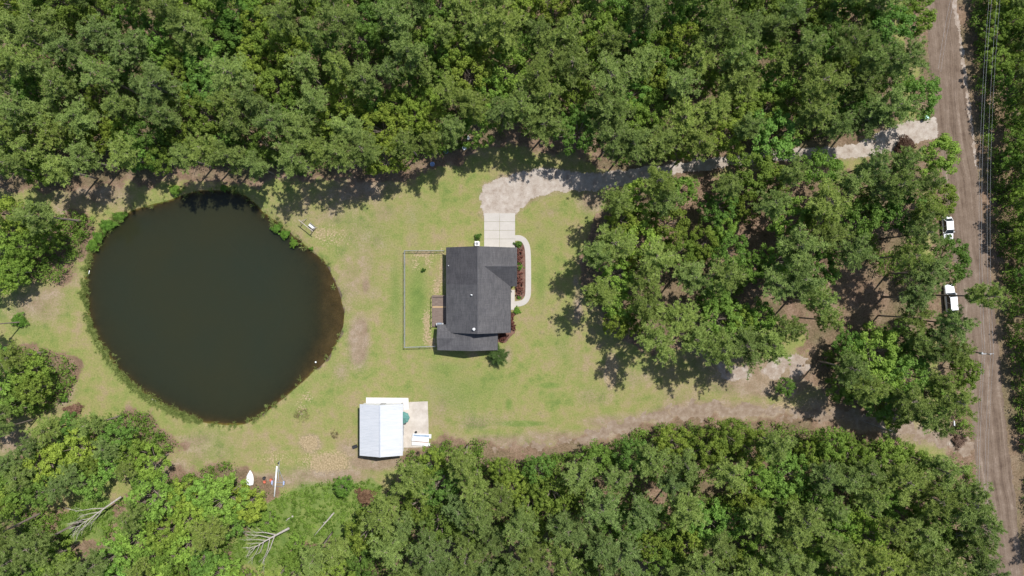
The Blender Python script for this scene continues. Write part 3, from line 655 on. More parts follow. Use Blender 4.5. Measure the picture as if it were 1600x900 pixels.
# ------------------------------------------------------------------ chain link fence round the yard
fe = empty('chain_link_fence', (*P(631.4, 467), 0)); tag(fe, 'waist-high galvanised chain-link fence round the back yard', 'fence')
FM = Matrix.Translation(-Vector(fe.location))
fpts = [P(693.5, 391.6, 1.2), P(631.6, 391.6, 1.2), P(631.6, 543, 1.2), P(680.5, 541.5, 1.2)]
rail = MB(); meshw = MB()
for (a, b) in zip(fpts[:-1], fpts[1:]):
    a = Vector((*a, 0)); b = Vector((*b, 0)); L = (b-a).length; u = (b-a)/L
    rail.tube([a+Vector((0, 0, 1.2)), b+Vector((0, 0, 1.2))], .036, 6); rail.tube([a+Vector((0, 0, .08)), b+Vector((0, 0, .08))], .012, 4)
    k = 0; s_ = .16
    while k*s_ < L:
        for sg in (1, -1):
            t0 = k*s_; t1 = t0+sg*1.1
            c0, c1 = t0, t1; z0, z1 = .08, 1.18
            if c1 > L: z1 = .08+(L-c0); c1 = L
            if c1 < 0: z1 = .08+c0; c1 = 0
            if z1 > z0+.02: meshw.tube([a+u*c0+Vector((0, 0, z0)), a+u*c1+Vector((0, 0, z1))], .006, 3, False)
        k += 1
    npst = max(2, round(L/2.4))
    for i in range(npst+1):
        if i == 0 and a != Vector((*fpts[0], 0)): continue
        p = a+u*L*i/npst; ps = MB(); ps.tube([p+Vector((0, 0, -.1)), p+Vector((0, 0, 1.24))], .042, 8); ps.lathe([(.05, 0), (.04, .03), (.01, .05)], (p.x, p.y, 1.24), 8)
        ps.build('post', M['galv'], fe, M=FM)
rail.build('rail', M['galv'], fe, M=FM); meshw.build('wire_mesh', M['galv'], fe, M=FM)

# ------------------------------------------------------------------ metal shed
SX0, SX1 = P(562, 0, 2.8)[0], P(629.3, 0, 2.8)[0]; SY1, SY0 = P(0, 631.5, 2.8)[1], P(0, 711.8, 2.8)[1]; SXR = P(593.5, 0, 4.2)[0]
sh = empty('metal_shed', ((SX0+SX1)/2, (SY0+SY1)/2, 0)); tag(sh, 'white shed with ribbed metal gable roof standing on the concrete slab below the lawn', 'shed')
SM = Matrix.Translation(-Vector(sh.location)); EZ2 = 2.8; RZ2 = 4.15
q = MB(); ox = .25
q.box(SX0+ox, SY0+ox, -.05, SX1-ox, SY1-ox, EZ2-.04)
for y in (SY0+ox+.002, SY1-ox-.102): q.add([(SX0+ox, y, EZ2-.05), (SX1-ox, y, EZ2-.05), (SXR, y, RZ2-.16), (SX0+ox, y+.1, EZ2-.05), (SX1-ox, y+.1, EZ2-.05), (SXR, y+.1, RZ2-.16)], [(0, 1, 2), (5, 4, 3), (0, 3, 4, 1), (1, 4, 5, 2), (2, 5, 3, 0)])
q.build('wall', M['white_paint'], sh, M=SM)
q = MB(); plate(q, [(SX0, SY1, EZ2), (SX0, SY0, EZ2), (SXR, SY0, RZ2), (SXR, SY1, RZ2)], .04); plate(q, [(SXR, SY1, RZ2), (SXR, SY0, RZ2), (SX1, SY0, EZ2), (SX1, SY1, EZ2)], .04)
y = SY0+.15
while y < SY1-.05:
    for xe in (SX0, SX1):
        q.add([(xe, y-.03, EZ2+.002), (xe, y+.03, EZ2+.002), (SXR, y+.03, RZ2+.002), (SXR, y-.03, RZ2+.002), (xe, y-.014, EZ2+.03), (xe, y+.014, EZ2+.03), (SXR, y+.014, RZ2+.03), (SXR, y-.014, RZ2+.03)],
              [(4, 5, 6, 7), (0, 1, 5, 4), (1, 2, 6, 5), (2, 3, 7, 6), (3, 0, 4, 7)])
    y += .3
r_ = q.build('roof', M['metal_roof'], sh, M=SM)
q = MB(); q.add([(SXR-.16, SY0-.01, RZ2-.02), (SXR, SY0-.01, RZ2+.06), (SXR+.16, SY0-.01, RZ2-.02), (SXR-.16, SY1+.01, RZ2-.02), (SXR, SY1+.01, RZ2+.06), (SXR+.16, SY1+.01, RZ2-.02)], [(0, 1, 4, 3), (1, 2, 5, 4), (0, 2, 1), (3, 4, 5)])
q.build('ridge_cap', simple('grey_trim', (.42, .44, .48), (.34, .36, .40)), r_, M=SM)
q = MB(); ym = (SY0+SY1)/2; q.box(SX1-ox, ym-1.4, .07, SX1-ox+.05, ym+1.4, 2.4); dd_ = q.build('roll_door', M['metal_roof'], sh, M=SM)
q = MB(); q.box(SX1-ox+.05, ym-.1, .3, SX1-ox+.09, ym+.1, .34); q.build('handle', M['dark_metal'], dd_, M=SM)
q = MB(); q.box(SXR-.45, SY1-ox, .07, SXR+.45, SY1-ox+.05, 2.1); q.build('side_door', M['galv'], sh, M=SM)

# patio umbrella, shed side
um = empty('patio_umbrella', (*P(630.5, 653, 2.2), .07)); tag(um, 'teal green patio umbrella beside the shed roof on the stained concrete', 'umbrella')
q = MB(); q.tube([(0, 0, 0), (0, 0, 2.4)], .025, 8); q.build('pole', M['galv'], um)
q = MB(); q.lathe([(.28, 0), (.28, .06), (.06, .12)], (0, 0, 0), 14); q.build('base', M['dark_metal'], um)
q = MB(); n8 = 8
for k in range(n8):
    t0 = 2*math.pi*k/n8; t1 = 2*math.pi*(k+1)/n8; r = 1.12
    A = Vector((r*math.cos(t0), r*math.sin(t0), 1.95)); B = Vector((r*math.cos(t1), r*math.sin(t1), 1.95)); Cc = Vector((0, 0, 2.42)); Mi = (A+B)/2*.97; Mi.z = 1.93
    q.add([A, Mi, B, Cc, A+Vector((0, 0, -.13)), Mi+Vector((0, 0, -.13)), B+Vector((0, 0, -.13))], [(0, 1, 3), (1, 2, 3), (0, 4, 5, 1), (1, 5, 6, 2)])
q.build('canopy', M['teal_fabric'], um)
q = MB()
for k in range(n8): t = 2*math.pi*k/n8; q.tube([(1.1*math.cos(t), 1.1*math.sin(t), 1.93), (0, 0, 2.39)], .012, 4)
q.build('rib', M['galv'], um)
# planters / dark pot near the shed corners
def pot(px, py, label, r=.2, h=.35, m='dark_plastic'):
    o = MB().lathe([(r*.7, 0), (r, h), (r*1.08, h), (r*1.08, h+.03), (r*.9, h+.03), (r*.85, h-.05)], (0, 0, 0), 14).build('plant_pot', M[m], None, True)
    o.location = (*P(px, py), .07); tag(o, label, 'pot'); return o
pot(638.5, 651, 'dark plant pot just right of the teal umbrella')
pot(650.5, 674.5, 'dark plant pot above the pile of white panels')
pot(628.8, 630.5, 'dark pot at the upper right corner of the shed')

# pile of white panels
pl = empty('panel_pile', (*P(659, 687), .07), R(-3)); tag(pl, 'pile of white boards and a glazed panel at the lower right slab corner', 'panels')
q = MB(); q.box(-1.72, .42, .0, 1.78, 1.15, .42, .02); fr_ = q.build('glazed_panel', M['white_paint'], pl)
q = MB(); q.box(-1.55, .66, .421, 1.4, 1.02, .435); q.build('pane', simple('blue_tinted_glass', (.28, .34, .42), (.2, .26, .34), 2, .15, spec=.6), fr_)
q = MB(); q.box(-1.85, -.28, 0, 1.35, .36, .34, .02); q.build('board', M['white_paint'], pl)
q = MB(); q.box(-1.78, -1.05, 0, 1.65, -.46, .26, .02); q.build('board', M['white_paint'], pl)
q = MB(); q.box(-1.2, -.455, .0, 1.2, -.29, .2); q.build('rusty_strip', simple('rusty_strip', (.30, .15, .08), (.18, .09, .05)), pl)
# black mat/cooler left of shed
o = MB().box(-.42, -.28, 0, .42, .28, .38, .04).box(-.44, -.30, .385, .44, .30, .46, .02).box(-.3, -.35, .2, .3, -.285, .25).build('cooler_box', M['dark_plastic']); o.location = (*P(555, 697.3), 0); o.rotation_euler = (0, 0, R(18))
tag(o, 'small dark box on the grass to the left of the shed', 'box')

# ------------------------------------------------------------------ boat and trailer
def hull():
    V = []; F = []; n = 13; L = 2.75
    for i in range(n):
        t = i/(n-1); y = -L/2+L*t; w_ = .72*(1-max(0, (t-.32)/.68)**2.1); w_ = max(w_, .015)*(1 if t > .0 else .9)
        hgt = .46*(1-.15*t)
        for s in (-1, -.82, -.4, 0, .4, .82, 1):
            z = hgt*(1-abs(s)**3.2)+.02; V.append((s*w_, y, z))
    for i in range(n-1):
        for k in range(6): F.append((i*7+k, i*7+k+1, (i+1)*7+k+1, (i+1)*7+k))
    F.append(tuple(range(6, -1, -1)))
    return V, F
bo = empty('overturned_boat', (*P(390.5, 746), 0), R(-4)); tag(bo, 'small white rowing boat lying upside down at the edge of the woods', 'boat')
V, F_ = hull(); MB().add(V, F_).build('hull', M['white_plastic'], bo, True)
MB().box(-.02, -1.3, .46, .02, .9, .50).build('keel', M['white_plastic'], bo)
tr_ = empty('boat_trailer', (*P(436, 750), 0), R(-3)); tag(tr_, 'empty galvanised boat trailer with a triangular frame at the lower edge of the lawn', 'trailer')
q = MB(); q.box(-.05, 0, .42, .05, 3.7, .5)
q.tube([(0, 2.2, .46), (-.95, .1, .46), (-.95, -1.1, .46)], .045, 6); q.tube([(0, 2.2, .46), (.95, .1, .46), (.95, -1.1, .46)], .045, 6); q.tube([(-1.1, -.35, .4), (1.1, -.35, .4)], .05, 6); q.tube([(-.95, -1.05, .46), (.95, -1.05, .46)], .035, 6)
q.build('frame', M['galv'], tr_)
for s in (-1, 1):
    q = MB(); q.tube([(s*1.1-.09, -.35, .3), (s*1.1+.09, -.35, .3)], .29, 18); wh = q.build('wheel', M['rubber'], tr_)
    q = MB(); q.tube([(s*1.1-.1, -.35, .3), (s*1.1+.1, -.35, .3)], .16, 12); q.build('rim', M['chrome'], wh)
    q = MB(); q.box(s*1.1-.14, -.72, .60, s*1.1+.14, .02, .635); q.build('mudguard', simple('blue_grey_guard', (.3, .35, .5), (.22, .26, .4)), tr_)
q = MB(); q.tube([(0, 3.45, .5), (0, 3.45, .9)], .04, 6); q.box(-.12, 3.35, .9, .12, 3.55, 1.0); q.build('winch_post', M['dark_metal'], tr_)
q = MB(); q.tube([(0.05, 3.6, 0), (.05, 3.6, .42)], .03, 6); q.build('jack_stand', M['galv'], tr_)
ms_ = MB(); ms_.tube([(0, -3.0, 0), (0, 2.75, 0)], [.12, .155], 10); mo = ms_.build('boat_mast', M['white_paint'], None, True)
mo.location = (*P(432.6, 749.5), .66); mo.rotation_euler = (R(1), 0, R(-5.2)); tag(mo, 'long white pole lying across the boat trailer', 'pole')
def tub(name, px, py, m, label, cat, r=.3, h=.4, tilt=0, n=16):
    o = MB().lathe([(r*.8, 0), (r, h), (r*1.1, h), (r*1.1, h+.03), (r*.94, h+.03), (r*.78, .06)], (0, 0, 0), n).build(name, M[m], None, True)
    o.location = (*P(px, py), 0.02); o.rotation_euler = (R(tilt), 0, R(px)); tag(o, label, cat); return o
tub('bucket', 413.8, 746.2, 'dark_plastic', 'dark round tub between the upturned boat and the trailer', 'tub', .28, .4)
tub('bucket', 414.2, 752.3, 'red_plastic', 'faded red tub just below the dark tub', 'tub', .26, .3)
tub('bucket', 424.5, 749.5, 'red_plastic', 'faded red tub right beside the left wheel of the boat trailer', 'tub', .30, .3)
tub('plastic_tub', 697.3, 237, 'blue_plastic', 'pale blue round tub in tree shade left of the white garden chair', 'tub', .42, .5)
tub('plastic_tub', 676, 257, 'blue_plastic', 'pale blue tub half hidden by the pine shadow at the top edge of the lawn', 'tub', .40, .4)
# plastic garden chair by the tree line
def garden_chair(px, py, rz, label):
    e = empty('garden_chair', (*P(px, py), 0), rz); tag(e, label, 'chair')
    MB().box(-.26, -.26, .42, .26, .26, .46, .01).build('seat', M['white_plastic'], e); MB().box(-.25, .24, .5, .25, .28, .9, .01).build('backrest', M['white_plastic'], e)
    for sx in (-1, 1):
        MB().box(sx*.28-.025, -.24, .62, sx*.28+.025, .26, .65).build('armrest', M['white_plastic'], e)
        for sy in (-1, 1): MB().tube([(sx*.23, sy*.23, .42), (sx*.28, sy*.28, 0)], .022, 6).build('leg', M['white_plastic'], e)
garden_chair(726, 232.5, R(30), 'white plastic garden chair at the tree line right of the pale blue tub')
garden_chair(731.5, 216.5, R(-60), 'white plastic garden chair under the tree crowns, the one further back in the wood')

# ------------------------------------------------------------------ swing by the pond
a = P3(466.6, 343.5, 2.15); b = P3(488.8, 361.2, 2.15)
cc = (a+b)/2; ang = math.atan2((b-a).y, (b-a).x); L = (b-a).length
sw = empty('garden_swing', (cc.x, cc.y, 0), ang); tag(sw, 'weathered timber swing frame with a hanging slatted seat beside the pond', 'swing')
MB().box(-L/2, -.05, 2.08, L/2, .05, 2.2).build('top_beam', M['grey_wood'], sw)
for s in (-1, 1):
    for t in (-1, 1): MB().tube([(s*(L/2-.5), t*.03, 2.1), (s*(L/2-.42), t*.85, 0)], .05, 6).build('leg', M['grey_wood'], sw)
    MB().box(s*(L/2-.48)-.03, -.42, 1.05, s*(L/2-.48)+.03, .42, 1.14).build('crossbar', M['grey_wood'], sw)
st_ = MB()
for k in range(5): st_.box(-.15, .12+k*.11, .5, 1.15, .12+k*.11+.085, .53)
seat = st_.build('seat', M['white_paint'], sw)
st_ = MB(); st_.box(-.15, .70, .58, 1.15, .74, .66); st_.box(-.15, .74, .72, 1.15, .78, .80); st_.box(-.15, .78, .86, 1.15, .82, .94); st_.build('backrest', M['grey_wood'], sw)
for s in (-.12, 1.12):
    MB().tube([(s, .0, 2.1), (s, .14, .52)], .012, 4).tube([(s, .0, 2.1), (s, .66, .52)], .012, 4).build('chain', M['galv'], sw)
# white float and pipe in the pond
o = MB().lathe([(.04, 0), (.13, .04), (.17, .12), (.13, .2), (.04, .25)], (0, 0, 0), 14).build('float', M['white_plastic'], None, True); o.location = (*P(493, 566), -.2); tag(o, 'small white float at the lower right shore of the pond', 'float')
q = MB(); q.tube([(0, 0, 0), (.5, .3, .15), (.7, .9, .3)], .06, 8); o = q.build('drain_pipe', M['white_plastic'], None, True); o.location = (*P(135, 430), -.1); tag(o, 'short white pipe at the left shore of the pond', 'pipe')
q = MB(); q.box(-.5, -.12, 0, .5, .12, .04).box(-.35, -.1, .04, .3, .1, .07); o = q.build('loose_board', M['grey_wood']); o.location = (*P(240, 625), .01); o.rotation_euler = (0, 0, R(-30)); tag(o, 'loose grey board on the grass below the pond', 'board')

# ------------------------------------------------------------------ cars, bin, mailbox, utility pole
def car(px, py, rz, label, suv=False):
    e = empty('parked_car', (*P(px, py), 0), rz); tag(e, label, 'car', 'white cars parked along the dirt road')
    L = 4.75 if not suv else 5.2; W = 1.84; hb = .82 if not suv else .95; hr = 1.45 if not suv else 1.78
    ys_ = np.array([-.5, -.485, -.44, -.30, 0, .25, .40, .47, .495, .5])*L; wd = np.array([.72, .86, .95, 1, 1, 1, .97, .9, .78, .6])*W/2
    tz = np.array([.62, .74, .97, 1, 1.02, 1.0, .93, .86, .76, .6])*hb
    V = []; F = []
    for y, w_, t in zip(ys_, wd, tz):
        V += [(-w_*.93, y, .25), (-w_, y, .5), (-w_*.97, y, t*.86), (-w_*.84, y, t), (0, y, t+.035), (w_*.84, y, t), (w_*.97, y, t*.86), (w_, y, .5), (w_*.93, y, .25)]
    for i in range(len(ys_)-1):
        for k in range(8): F.append((i*9+k, i*9+k+1, (i+1)*9+k+1, (i+1)*9+k))
        F.append((i*9+8, i*9, (i+1)*9, (i+1)*9+8))
    F += [tuple(range(9)), tuple(range((len(ys_)-1)*9+8, (len(ys_)-1)*9-1, -1))]
    body = MB().add(V, F).build('body', M['car_paint'], e, True)
    # glasshouse: windscreen/rear glass band under a painted roof
    f0, f1 = (.20*L, .04*L); r0, r1 = (-.40*L, -.28*L) if not suv else (-.46*L, -.42*L); ww = W/2*.90; wr = W/2*.70
    g_ = [(-ww, r0, hb), (ww, r0, hb), (ww, f0, hb), (-ww, f0, hb), (-wr, r1, hr-.04), (wr, r1, hr-.04), (wr, f1, hr-.04), (-wr, f1, hr-.04)]
    MB().add(g_, [(4, 5, 6, 7), (0, 1, 5, 4), (1, 2, 6, 5), (2, 3, 7, 6), (3, 0, 4, 7)]).build('window', M['glass'], e)
    MB().box(-wr-.02, r1-.03, hr-.045, wr+.02, f1+.05, hr+.02, .03).build('roof', M['car_paint'], e)
    pl_ = MB()
    for s in (-1, 1):
        pl_.tube([(s*ww, f0, hb), (s*wr, f1, hr-.02)], .035, 5); pl_.tube([(s*ww, r0, hb), (s*wr, r1, hr-.02)], .05, 5)
        pl_.tube([(s*(ww+.005), (f0+r0)/2, hb), (s*(wr+.01), (f1+r1)/2, hr-.02)], .035, 5)
    pl_.build('pillar', M['car_paint'], e)
    for s in (-1, 1):
        for yy in (-.30*L, .31*L):
            q = MB(); q.tube([(s*(W/2-.02), yy, .33), (s*(W/2-.24), yy, .33)], .33, 20); wh = q.build('wheel', M['rubber'], e)
            q = MB(); q.tube([(s*(W/2-.01), yy, .33), (s*(W/2-.1), yy, .33)], .2, 12); q.build('rim', M['chrome'], wh)
        MB().box(s*.62-.16, .462*L, .58, s*.62+.16, .492*L, .72, .01).build('headlight', M['lamp_clear'], e)
        MB().box(s*.68-.12, -.5*L, .62, s*.68+.12, -.482*L, .76, .01).build('tail_light', M['lamp_red'], e)
        MB().box(s*(W/2+.09)-.09, .13*L, hb+.02, s*(W/2+.09)+.09, .13*L+.12, hb+.17, .02).build('mirror', M['car_paint'], e)
    return e
car(1477.5, 358, R(180+4), 'white car with dark windscreen parked on the road verge, the upper one', False)
car(1481, 466, R(5), 'white car crossed by a dark pine trunk, the lower one on the verge', True)
bn = empty('trash_bin', (*P(1443, 185), 0), R(25)); tag(bn, 'green wheeled trash bin with a pale lid at the mouth of the gravel driveway', 'trash bin')
q = MB(); q.add([(-.24, -.24, .06), (.24, -.24, .06), (.24, .24, .06), (-.24, .24, .06), (-.32, -.32, 1.0), (.32, -.32, 1.0), (.32, .34, 1.0), (-.32, .34, 1.0)], [(3, 2, 1, 0), (4, 5, 6, 7), (0, 1, 5, 4), (1, 2, 6, 5), (2, 3, 7, 6), (3, 0, 4, 7)]); q.build('body', M['green_plastic'], bn)
q = MB(); q.box(-.34, -.36, 1.003, .34, .38, 1.07, .025); q.build('lid', simple('mint_lid', (.35, .72, .58), (.3, .6, .5), 2, .3, spec=.6), bn)
for s in (-1, 1): MB().tube([(s*.26, .26, .12), (s*.32, .26, .12)], .12, 12).build('wheel', M['rubber'], bn)
mbx = empty('mailbox', (*P(1490, 661, 1), 0), R(5)); tag(mbx, 'white mailbox on a post by the lower junction with the dirt road', 'mailbox')
MB().box(-.05, -.05, 0, .05, .05, 1.0).build('post', M['grey_wood'], mbx)
V = []; 
prof = [(-.14, 0), (.14, 0), (.14, .16), (.10, .26), (0, .30), (-.10, .26), (-.14, .16)]
V = [(x, -.45, 1.0+z) for x, z in prof]+[(x, .45, 1.0+z) for x, z in prof]; n7 = 7
MB().add(V, [tuple(range(7)), tuple(range(13, 6, -1))]+[(k, 7+k, 7+(k+1) % 7, (k+1) % 7) for k in range(7)]).build('box', M['white_paint'], mbx)
MB().box(.145, .1, 1.12, .16, .3, 1.2).build('flag', M['red_plastic'], mbx)

PH = 9.2
def upole(px, py, label):
    e = empty('utility_pole', (*P(px, py), 0), 0); tag(e, label, 'utility pole', 'utility poles along the road')
    MB().tube([(0, 0, -.2), (0, 0, PH)], [.16, .11], 10).build('pole', M['pole_wood'], e, True)
    MB().box(-1.1, -.05, PH-.75, 1.1, .05, PH-.62).build('crossarm', M['galv'], e)
    for s in (-1.0, 0.0, .95):
        MB().lathe([(.04, 0), (.07, .05), (.04, .1), (.07, .15), (.03, .22)], (s, .0 if s else .0, PH-.62 if s else PH), 8).build('insulator', M['white_plastic'], e)
    MB().lathe([(.2, 0), (.22, .05), (.22, .75), (.16, .85)], (-.32, 0, PH-2.2), 12).build('transformer', M['galv'], e)
    return e
p1 = upole(1493, 546, 'utility pole with a pale crossarm on the road edge beyond the lower white car')
p2 = upole(1513, -75, 'utility pole at the roadside above the top of the picture')
p3 = upole(1503, 1080, 'utility pole at the roadside below the bottom of the picture')
def wire(pts, label, r=.011, sag=2.3, name='overhead_wire', grp='overhead power lines along the road'):
    mb = MB()
    P_ = []
    for a, b in zip(pts[:-1], pts[1:]):
        for k in range(24):
            t = k/24; p = a.lerp(b, t); p.z -= 4*sag*t*(1-t); P_.append(p)
    P_.append(pts[-1]); mb.tube(P_, r*.9, 5); o = mb.build(name, M['wire']); tag(o, label, 'power line', grp)
for s, zz, lab in ((-1.0, -.4, 'leftmost wire on the crossarm running along the road'), (0, .22, 'middle wire over the pole tops running along the road'), (.95, -.4, 'rightmost wire on the crossarm running along the road')):
    wire([Vector((e.location.x+s, e.location.y, PH+zz)) for e in (p2, p1, p3)], lab)
wire([Vector((e.location.x+.2, e.location.y, PH-1.5)) for e in (p2, p1, p3)], 'low neutral wire below the crossarm along the road', .014)
wire([P3(1499, -60, 8.5), P3(1466, 108, 5.5)], 'upper of the two thin wires crossing the top of the dirt road', .012, .5, grp='thin wires crossing the road')
wire([P3(1503, -50, 8.5), P3(1470, 112, 5.0)], 'lower of the two thin wires crossing the top of the dirt road', .012, .5, grp='thin wires crossing the road')

# ------------------------------------------------------------------ foliage geometry
def blades(C, rad, cnt, ln, wd, up=.25, seed=0, flat=.8):
    """needle tufts: thin triangles radiating from each tuft centre"""
    r = np.random.default_rng(seed); C = np.repeat(np.asarray(C), cnt, 0); rad = np.repeat(np.asarray(rad), cnt)
    n = len(C); D = r.normal(size=(n, 3)); D[:, 2] = D[:, 2]*flat+up; D /= np.linalg.norm(D, axis=1)[:, None]
    S = r.normal(size=(n, 3))*.55+np.array([0, 0, 1.0]); S = np.cross(D, S); S /= np.linalg.norm(S, axis=1)[:, None]
    base = C+D*(rad*r.uniform(0, .55, n))[:, None]; l = rad*ln*r.uniform(.7, 1.25, n); tip = base+D*l[:, None]; wv = S*(wd*r.uniform(.7, 1.3, n))[:, None]
    V = np.empty((n*3, 3)); V[0::3] = base-wv; V[1::3] = base+wv; V[2::3] = tip
    return V, np.arange(n*3).reshape(-1, 3)
def leafquads(C, rad, cnt, size, seed=0, up=.45, squash=.75, jit=.55):
    """leaf quads spread through lobes, facing roughly outward"""
    r = np.random.default_rng(seed); C = np.repeat(np.asarray(C), cnt, 0); rad = np.repeat(np.asarray(rad), cnt); n = len(C)
    D = r.normal(size=(n, 3)); D[:, 2] += up; D /= np.linalg.norm(D, axis=1)[:, None]
    pos = C+D*(rad*r.uniform(.55, 1.05, n))[:, None]*np.array([1, 1, squash])
    Nn = D+r.normal(size=(n, 3))*jit+np.array([0, 0, .35]); Nn /= np.linalg.norm(Nn, axis=1)[:, None]
    A = np.cross(Nn, r.normal(size=(n, 3))); A /= np.linalg.norm(A, axis=1)[:, None]; B = np.cross(Nn, A)
    s = (size*r.uniform(.6, 1.4, n))[:, None]; V = np.empty((n*4, 3))
    V[0::4] = pos-A*s*.9; V[1::4] = pos-B*s*.5; V[2::4] = pos+A*s; V[3::4] = pos+B*s*.5
    return V, np.arange(n*4).reshape(-1, 4)

def pine_variant(seed, hgt=16.0, cr=3.1, low=.55, dens=1.0):
    r = random.Random(seed); q = MB(); bend = r.uniform(-.5, .5), r.uniform(-.5, .5)
    ax = lambda t: Vector((bend[0]*t*t, bend[1]*t*t, hgt*t))
    q.tube([ax(i/8) for i in range(9)], [.21*(1-.8*i/8)+.02 for i in range(9)], 7)
    C = []; Rr = []; nl = int(24*dens)
    for i in range(nl):
        t = low+(.98-low)*(i+r.random()*.6)/nl; prof = math.sin(math.pi*min(1, max(.12, (1.03-t)/(1.03-low)*.80+.12)))**.75
        L = cr*prof*r.uniform(.62, 1.12); az = i*2.399+r.uniform(-.5, .5); p0 = ax(t); rise = r.uniform(.0, .32)*L
        e = p0+Vector((math.cos(az)*L, math.sin(az)*L, rise)); mid = p0.lerp(e, .5)-Vector((0, 0, .1*L)); q.tube([p0, mid, e], [.06, .04, .02], 4)
        ns = max(5, int(L*7.5))
        for k in range(ns):
            s = .30+.70*(k+r.random())/ns; sp = L*.34*s
            C.append(p0.lerp(e, s)+Vector((r.uniform(-1, 1)*sp, r.uniform(-1, 1)*sp, r.uniform(-.25, .35)))); Rr.append(r.uniform(.20, .42))
    for k in range(5): C.append(ax(1)+Vector((r.gauss(0, .35), r.gauss(0, .35), r.uniform(-.4, .3)))); Rr.append(.45)
    me = bpy.data.meshes.new('trunk'); me.from_pydata([tuple(p) for p in q.v], [], q.f); me.materials.append(M['bark'])
    for p in me.polygons: p.use_smooth = True
    V, F = blades([tuple(c) for c in C], Rr, 22, 1.15, .055, .30, seed)
    return me, npmesh('crown', V, F, M['needles'])
def broad_variant(seed, hgt=11.0, cr=3.3, dens=1.0):
    r = random.Random(seed); q = MB(); ct = hgt*.62
    q.tube([(0, 0, -.2), (r.uniform(-.2, .2), r.uniform(-.2, .2), ct*.6), (r.uniform(-.4, .4), r.uniform(-.4, .4), ct)], [.22, .16, .1], 7)
    C = []; Rr = []
    for i in range(int(80*dens)):
        az = r.uniform(0, 2*math.pi); u = r.uniform(-.3, 1)*.9; rr = math.sqrt(max(0, 1-u*u))*r.uniform(.5, 1.15)
        p = Vector((math.cos(az)*rr*cr, math.sin(az)*rr*cr, ct+u*hgt*.30)); C.append(p); Rr.append(r.uniform(.32, .80)*cr/3.3)
        if i % 4 == 0: q.tube([(0, 0, ct*.75), tuple(Vector((0, 0, ct*.75)).lerp(p, .5)+Vector((0, 0, .2))), tuple(p)], [.07, .05, .02], 4)
    me = bpy.data.meshes.new('trunk'); me.from_pydata([tuple(p) for p in q.v], [], q.f); me.materials.append(M['bark'])
    V, F = leafquads([tuple(c) for c in C], Rr, 70, .19, seed)
    return me, npmesh('crown', V, F, M['leaves'])
PINE = [pine_variant(100+i, 16.0, 2.95+.25*(i % 4), .52+.04*(i % 3)) for i in range(9)]
SPARSE = [pine_variant(150+i, 16.0, 3.1, .60, .75) for i in range(3)]
BROAD = [broad_variant(200+i, 11.0, 3.6) for i in range(7)]

def tree(kind, bx, by, hgt, label, group, tint, wid=1.0, rz=None, name=None):
    lib, h0, cat = dict(pine=(PINE, 16.0, 'pine tree'), sparse=(SPARSE, 16.0, 'pine tree'), broad=(BROAD, 11.0, 'tree'))[kind]
    tm, cm = lib[random.randrange(len(lib))]
    e = empty(name or ('broadleaf_tree' if kind == 'broad' else 'pine_tree'), (bx, by, 0), random.uniform(0, 6.28) if rz is None else rz)
    s = hgt/h0; e.scale = (s*wid, s*wid*random.uniform(.85, 1.12), s); tag(e, label, cat, group)
    t = link('trunk', tm, e); c = link('crown', cm, e); c.color = (*tint, 1); return e
def tint_pine(): 
    a = random.uniform(.80, 1.20); y = random.uniform(-.03, .13); return (a*(1+y), a*(1+y*.5), a*(1-y*.9))
def tint_broad(b=1.0):
    a = random.uniform(.74, 1.18)*b; y = random.uniform(-.10, .30); return (a*(1+y), a, a*(1-y*.5))

placed = []      # (crown px, crown py, radius px)
def crown_to_base(px, py, hc): return P(px, py, hc)
def base_to_crown(px, py, hc): f = H/(H-hc); return 800+(px-800)*f, 450+(py-450)*f

